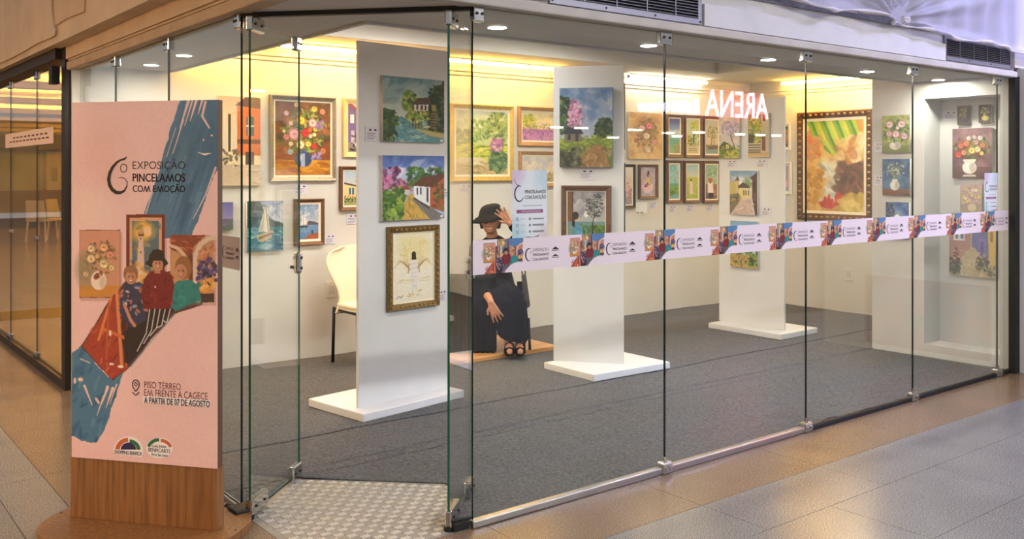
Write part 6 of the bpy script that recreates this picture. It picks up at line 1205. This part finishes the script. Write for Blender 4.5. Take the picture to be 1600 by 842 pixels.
def remesh(o, vox, it=3):
    r = o.modifiers.new('r', 'REMESH'); r.mode = 'VOXEL'; r.voxel_size = vox; r.use_smooth_shade = True
    s = o.modifiers.new('s', 'SMOOTH'); s.factor = .5; s.iterations = it
SKIN = mat('skin', (188, 132, 102), .55, noise=.08, nscale=30); b_ = SKIN.node_tree.nodes['Principled BSDF']; b_.inputs['Subsurface Weight'].default_value = .1; b_.inputs['Subsurface Radius'].default_value = (.02, .008, .004)
BLK = mat('black_fabric', (8, 7, 9), .9, spec=.15, noise=.3, nscale=40, bump=.2); NAVY = mat('navy_fabric', (9, 10, 22), .95, spec=.1, noise=.35, nscale=12, stretch=(6, 6, .6), bump=.3, bscale=20)
HC = (-.180, .02, 1.085)
m = MB()
ball(m, HC, (.070, .086, .100), 18, 12); ball(m, (HC[0]-.002, HC[1]+.028, HC[2]-.058), (.052, .056, .046)); ball(m, (HC[0]-.004, HC[1]+.093, HC[2]-.012), (.013, .017, .018)); ball(m, (HC[0]-.004, HC[1]+.085, HC[2]+.010), (.009, .012, .028))
ball(m, (HC[0]-.034, HC[1]+.070, HC[2]-.024), (.022, .018, .02)); ball(m, (HC[0]+.028, HC[1]+.070, HC[2]-.024), (.022, .018, .02)); ball(m, (HC[0], HC[1]+.072, HC[2]-.078), (.022, .018, .016))
ball(m, (HC[0]+.072, HC[1]-.005, HC[2]-.01), (.010, .018, .028)); ball(m, (HC[0]-.072, HC[1]-.005, HC[2]-.01), (.010, .018, .028)); ball(m, (HC[0]-.004, HC[1]+.079, HC[2]-.05), (.024, .012, .005)); ball(m, (HC[0]-.004, HC[1]+.077, HC[2]-.063), (.022, .012, .006))
limb(m, [(-.172, .01, 1.01), (-.155, -.03, .90)], [.044, .052]); limb(m, [(-.150, -.03, .84), (-.14, -.05, .68), (-.12, -.08, .52)], [.115, .115, .14])
limb(m, [(-.28, -.03, .86), (-.02, -.03, .86)], [.055, .055])
limb(m, [(-.29, -.03, .855), (-.31, .08, .64), (-.185, .37, .50), (-.165, .40, .465)], [.05, .042, .030, .026])
limb(m, [(-.01, -.03, .86), (.075, .05, .975), (-.020, .10, 1.075)], [.05, .042, .027])
for sx in (0, 1):
    hx = (-.20, -.04)[sx]; kx = (-.13, .03)[sx]; ax = (-.03, .055)[sx]
    limb(m, [(hx, -.06, .50), (kx, .33, .50), (ax, .27, .14)], [.07, .046, .034]); limb(m, [(ax, .26, .105), (ax+.01, .34, .085), (ax+.012, .405, .068)], [.034, .030, .020])
# hands: palm, four fingers of unequal length, thumb from the side of the palm
def hand(w0, d, side, nrm, curl=.25, k=1.0):
    d = Vector(d).normalized(); sd = Vector(side).normalized(); nv = Vector(nrm).normalized(); w0 = Vector(w0)
    c = w0+d*.045*k
    for t in (-.022, 0, .022): limb(m, [tuple(w0+sd*t*.6*k), tuple(w0+d*.082*k+sd*t*1.25*k)], [.015*k, .0135*k], 8)
    for i, (off, ln, spl) in enumerate(((-.031, .062, -.26), (-.011, .072, -.08), (.010, .068, .08), (.030, .052, .24))):
        f0 = w0+d*.078*k+sd*off*k; dd = (d+sd*spl).normalized(); p1 = f0+dd*ln*.45*k+nv*curl*.010; p2 = f0+dd*ln*.78*k+nv*curl*.028; p3 = f0+dd*ln*k+nv*curl*.05
        limb(m, [tuple(f0), tuple(p1), tuple(p2), tuple(p3)], [.0098*k, .009*k, .0082*k, .007*k], 8)
    b0 = w0+d*.025*k-sd*.022*k; limb(m, [tuple(b0), tuple(b0+(d*.55-sd*.85).normalized()*.032*k+nv*.006), tuple(b0+(d*.75-sd*.65).normalized()*.060*k+nv*.012)], [.014*k, .011*k, .0085*k], 8)
hand((-.020, .105, 1.078), (-.62, .10, .78), (.78, 0, .62), (0, 1, 0), .3, .98)
hand((-.165, .405, .46), (.42, .12, -.9), (.9, .0, .42), (.1, -.5, -.2), .5, .98)
bd = m.build('body', SKIN, pn, smooth=True); remesh(bd, .0042, 2)
m = MB()
for sx in (-1, 1): ball(m, (HC[0]-.003+sx*.027, HC[1]+.078, HC[2]+.012), (.011, .007, .006), 10, 6)
m.build('eyes', mat('dark_eyes', (30, 20, 18), .3), pn, smooth=True)['kind'] = 'stuff'
m = MB(); ball(m, (HC[0]-.004, HC[1]+.0885, HC[2]-.056), (.021, .006, .0045), 12, 6); m.build('teeth', mat('teeth', (232, 222, 208), .4), pn, smooth=True)
m = MB()
for q in range(20):
    a = -.3+3.7*q/19+math.pi*.0; x = math.cos(a)*-.072; y = -abs(math.sin(a))*.075
    limb(m, [(HC[0]+x*.95, HC[1]+y+.01, HC[2]+.05), (HC[0]+x*1.08, HC[1]+y, HC[2]-.01), (HC[0]+x*1.02, HC[1]+y, HC[2]-.055)], [.016, .016, .010], 6)
m.build('hair', mat('grey_hair', (84, 76, 70), .7, noise=.3, nscale=60), pn, smooth=True)['kind'] = 'stuff'
# hat: crown and drooping brim, tipped to one side
prof = [(.150, -.052), (.146, -.038), (.110, -.006), (.092, .006), (.090, .040), (.082, .078), (.060, .098), (.0, .104)]; vs, fs = [], []; n = 32
for (r, z) in prof:
    for k in range(n):
        a = 2*math.pi*k/n; x = r*math.cos(a); y = r*math.sin(a)*1.02; zz = z+(0.014*math.cos(2*a) if r > .1 else 0)+(.030*max(0, y/.15) if r > .1 else 0)
        vs.append(wp(HC[0]-.006+x*.985-zz*-.10, HC[1]-.012+y, HC[2]+.036+zz+x*.16-y*.02))
for j in range(len(prof)-1):
    for k in range(n): fs.append((j*n+k, j*n+(k+1) % n, (j+1)*n+(k+1) % n, (j+1)*n+k))
ht = MB().add(vs, fs).build('hat', mat('black_felt', (20, 19, 21), .85, spec=.2, noise=.15, nscale=30), pn, smooth=True); so = ht.modifiers.new('s', 'SOLIDIFY'); so.thickness = .005; ss = ht.modifiers.new('u', 'SUBSURF'); ss.levels = 1; ss.render_levels = 1
# clothes
m = MB(); limb(m, [(-.150, -.035, .84), (-.14, -.05, .68), (-.12, -.08, .50)], [.130, .130, .155]); limb(m, [(-.27, -.035, .858), (-.03, -.035, .858)], [.068, .068])
limb(m, [(-.29, -.03, .855), (-.31, .08, .64), (-.205, .32, .525)], [.066, .056, .044]); limb(m, [(-.01, -.03, .86), (.075, .05, .975), (.010, .088, 1.047)], [.066, .056, .042])
bl = m.build('blouse', BLK, pn, smooth=True); remesh(bl, .007, 4)
m = MB(); limb(m, [(-.12, -.08, .49), (-.06, .30, .50)], [.14, .085]); limb(m, [(-.19, -.06, .50), (-.12, .31, .49), (-.05, .28, .22)], [.09, .082, .07]); limb(m, [(-.05, -.06, .50), (.02, .31, .49), (.052, .29, .19)], [.09, .082, .066]); limb(m, [(-.05, .34, .44), (-.01, .29, .20)], [.085, .07])
sk = m.build('skirt', NAVY, pn, smooth=True); remesh(sk, .008, 4)
for ax in (-.03, .055):
    m = MB(); sole = []
    for k in range(20): x, y = sup(2*math.pi*k/20, 2.4); p = wp(ax+.008+.037*x, .32+.115*y, 0); sole.append((p.x, p.y))
    m.prism(sole, .046, .062); sd = m.build('sandal', BLK, pn)
    m = MB()
    for y0, z0 in ((.375, .090), (.30, .118)):
        m.tube([wp(ax+.01-.038, y0, .06), wp(ax+.01-.028, y0, z0), wp(ax+.01, y0, z0+.012), wp(ax+.01+.028, y0, z0), wp(ax+.01+.038, y0, .06)], .009, 8)
    m.build('sandal_strap', BLK, sd, smooth=True)
# her seat, the black block beside her, her bag
st = root('stool', wp(-.10, -.12, .045), 'black padded stool under the seated woman', 'stool')
m = MB(); c4 = [wp(-.30, .10, 0), wp(.12, .10, 0), wp(.12, -.32, 0), wp(-.30, -.32, 0)]; m.prism([(p.x, p.y) for p in c4][::-1], .30, .365); m.build('seat', BLK, st, bevel=.012)
for (x, y) in ((-.28, .08), (.10, .08), (.10, -.30), (-.28, -.30)): MB().tube([wp(x, y, .045), wp(x, y, .30)], .012, 8).build('leg', BS, st)
MB().tube([wp(.145, .16, .045), wp(.135, .14, .30)], .011, 8).build('leg', BS, st)
bb = root('draped_block', wp(-.30, .14, .045), 'black cloth-covered block in front of the seated woman', 'block'); c4 = [wp(-.52, .30, 0), wp(-.125, .30, 0), wp(-.125, .16, 0), wp(-.52, .10, 0)]
MB().prism([(p.x, p.y) for p in c4][::-1], .046, .66).build('cover', BLK, bb, bevel=.02)
m = MB()
for k in range(9):
    x = -.50+k*.044; m.tube([wp(x, .302, .05), wp(x+.006, .304, .3), wp(x, .300, .62)], [.012, .008, .003], 6)
m.build('fold', BLK, bb, smooth=True)['kind'] = 'stuff'
bg_ = root('handbag', wp(.115, .14, .37), 'dark grey leather handbag hanging beside the skirt', 'bag'); GL = mat('grey_leather', (70, 66, 68), .4, noise=.3, nscale=20, bump=.3)
m = MB(); pts = [(.075, .19, .66), (.115, .19, .66), (.150, .17, .40), (.100, .17, .365)]; m.add([wp(x, y, z) for x, y, z in pts]+[wp(x, y-.07, z) for x, y, z in pts], [(0, 1, 2, 3), (7, 6, 5, 4), (0, 4, 5, 1), (1, 5, 6, 2), (2, 6, 7, 3), (3, 7, 4, 0)]); m.build('bag_body', GL, bg_, bevel=.012)
MB().tube([wp(.085, .155, .655), wp(.07, .13, .76), wp(.105, .13, .76), wp(.108, .155, .655)], .006, 8).build('strap', GL, bg_, smooth=True)
ct = MB(); pts = [(.04, .16, .60), (.10, .16, .60), (.145, .20, .16), (.105, .22, .10), (.06, .20, .22)]; ct.add([wp(x, y, z) for x, y, z in pts]+[wp(x, y-.03, z) for x, y, z in pts], [(0, 1, 2, 3, 4), (9, 8, 7, 6, 5)]+[(i, 5+i, 5+(i+1) % 5, (i+1) % 5) for i in range(5)])
ct.build('coat_tail', BLK, pn, bevel=.008)
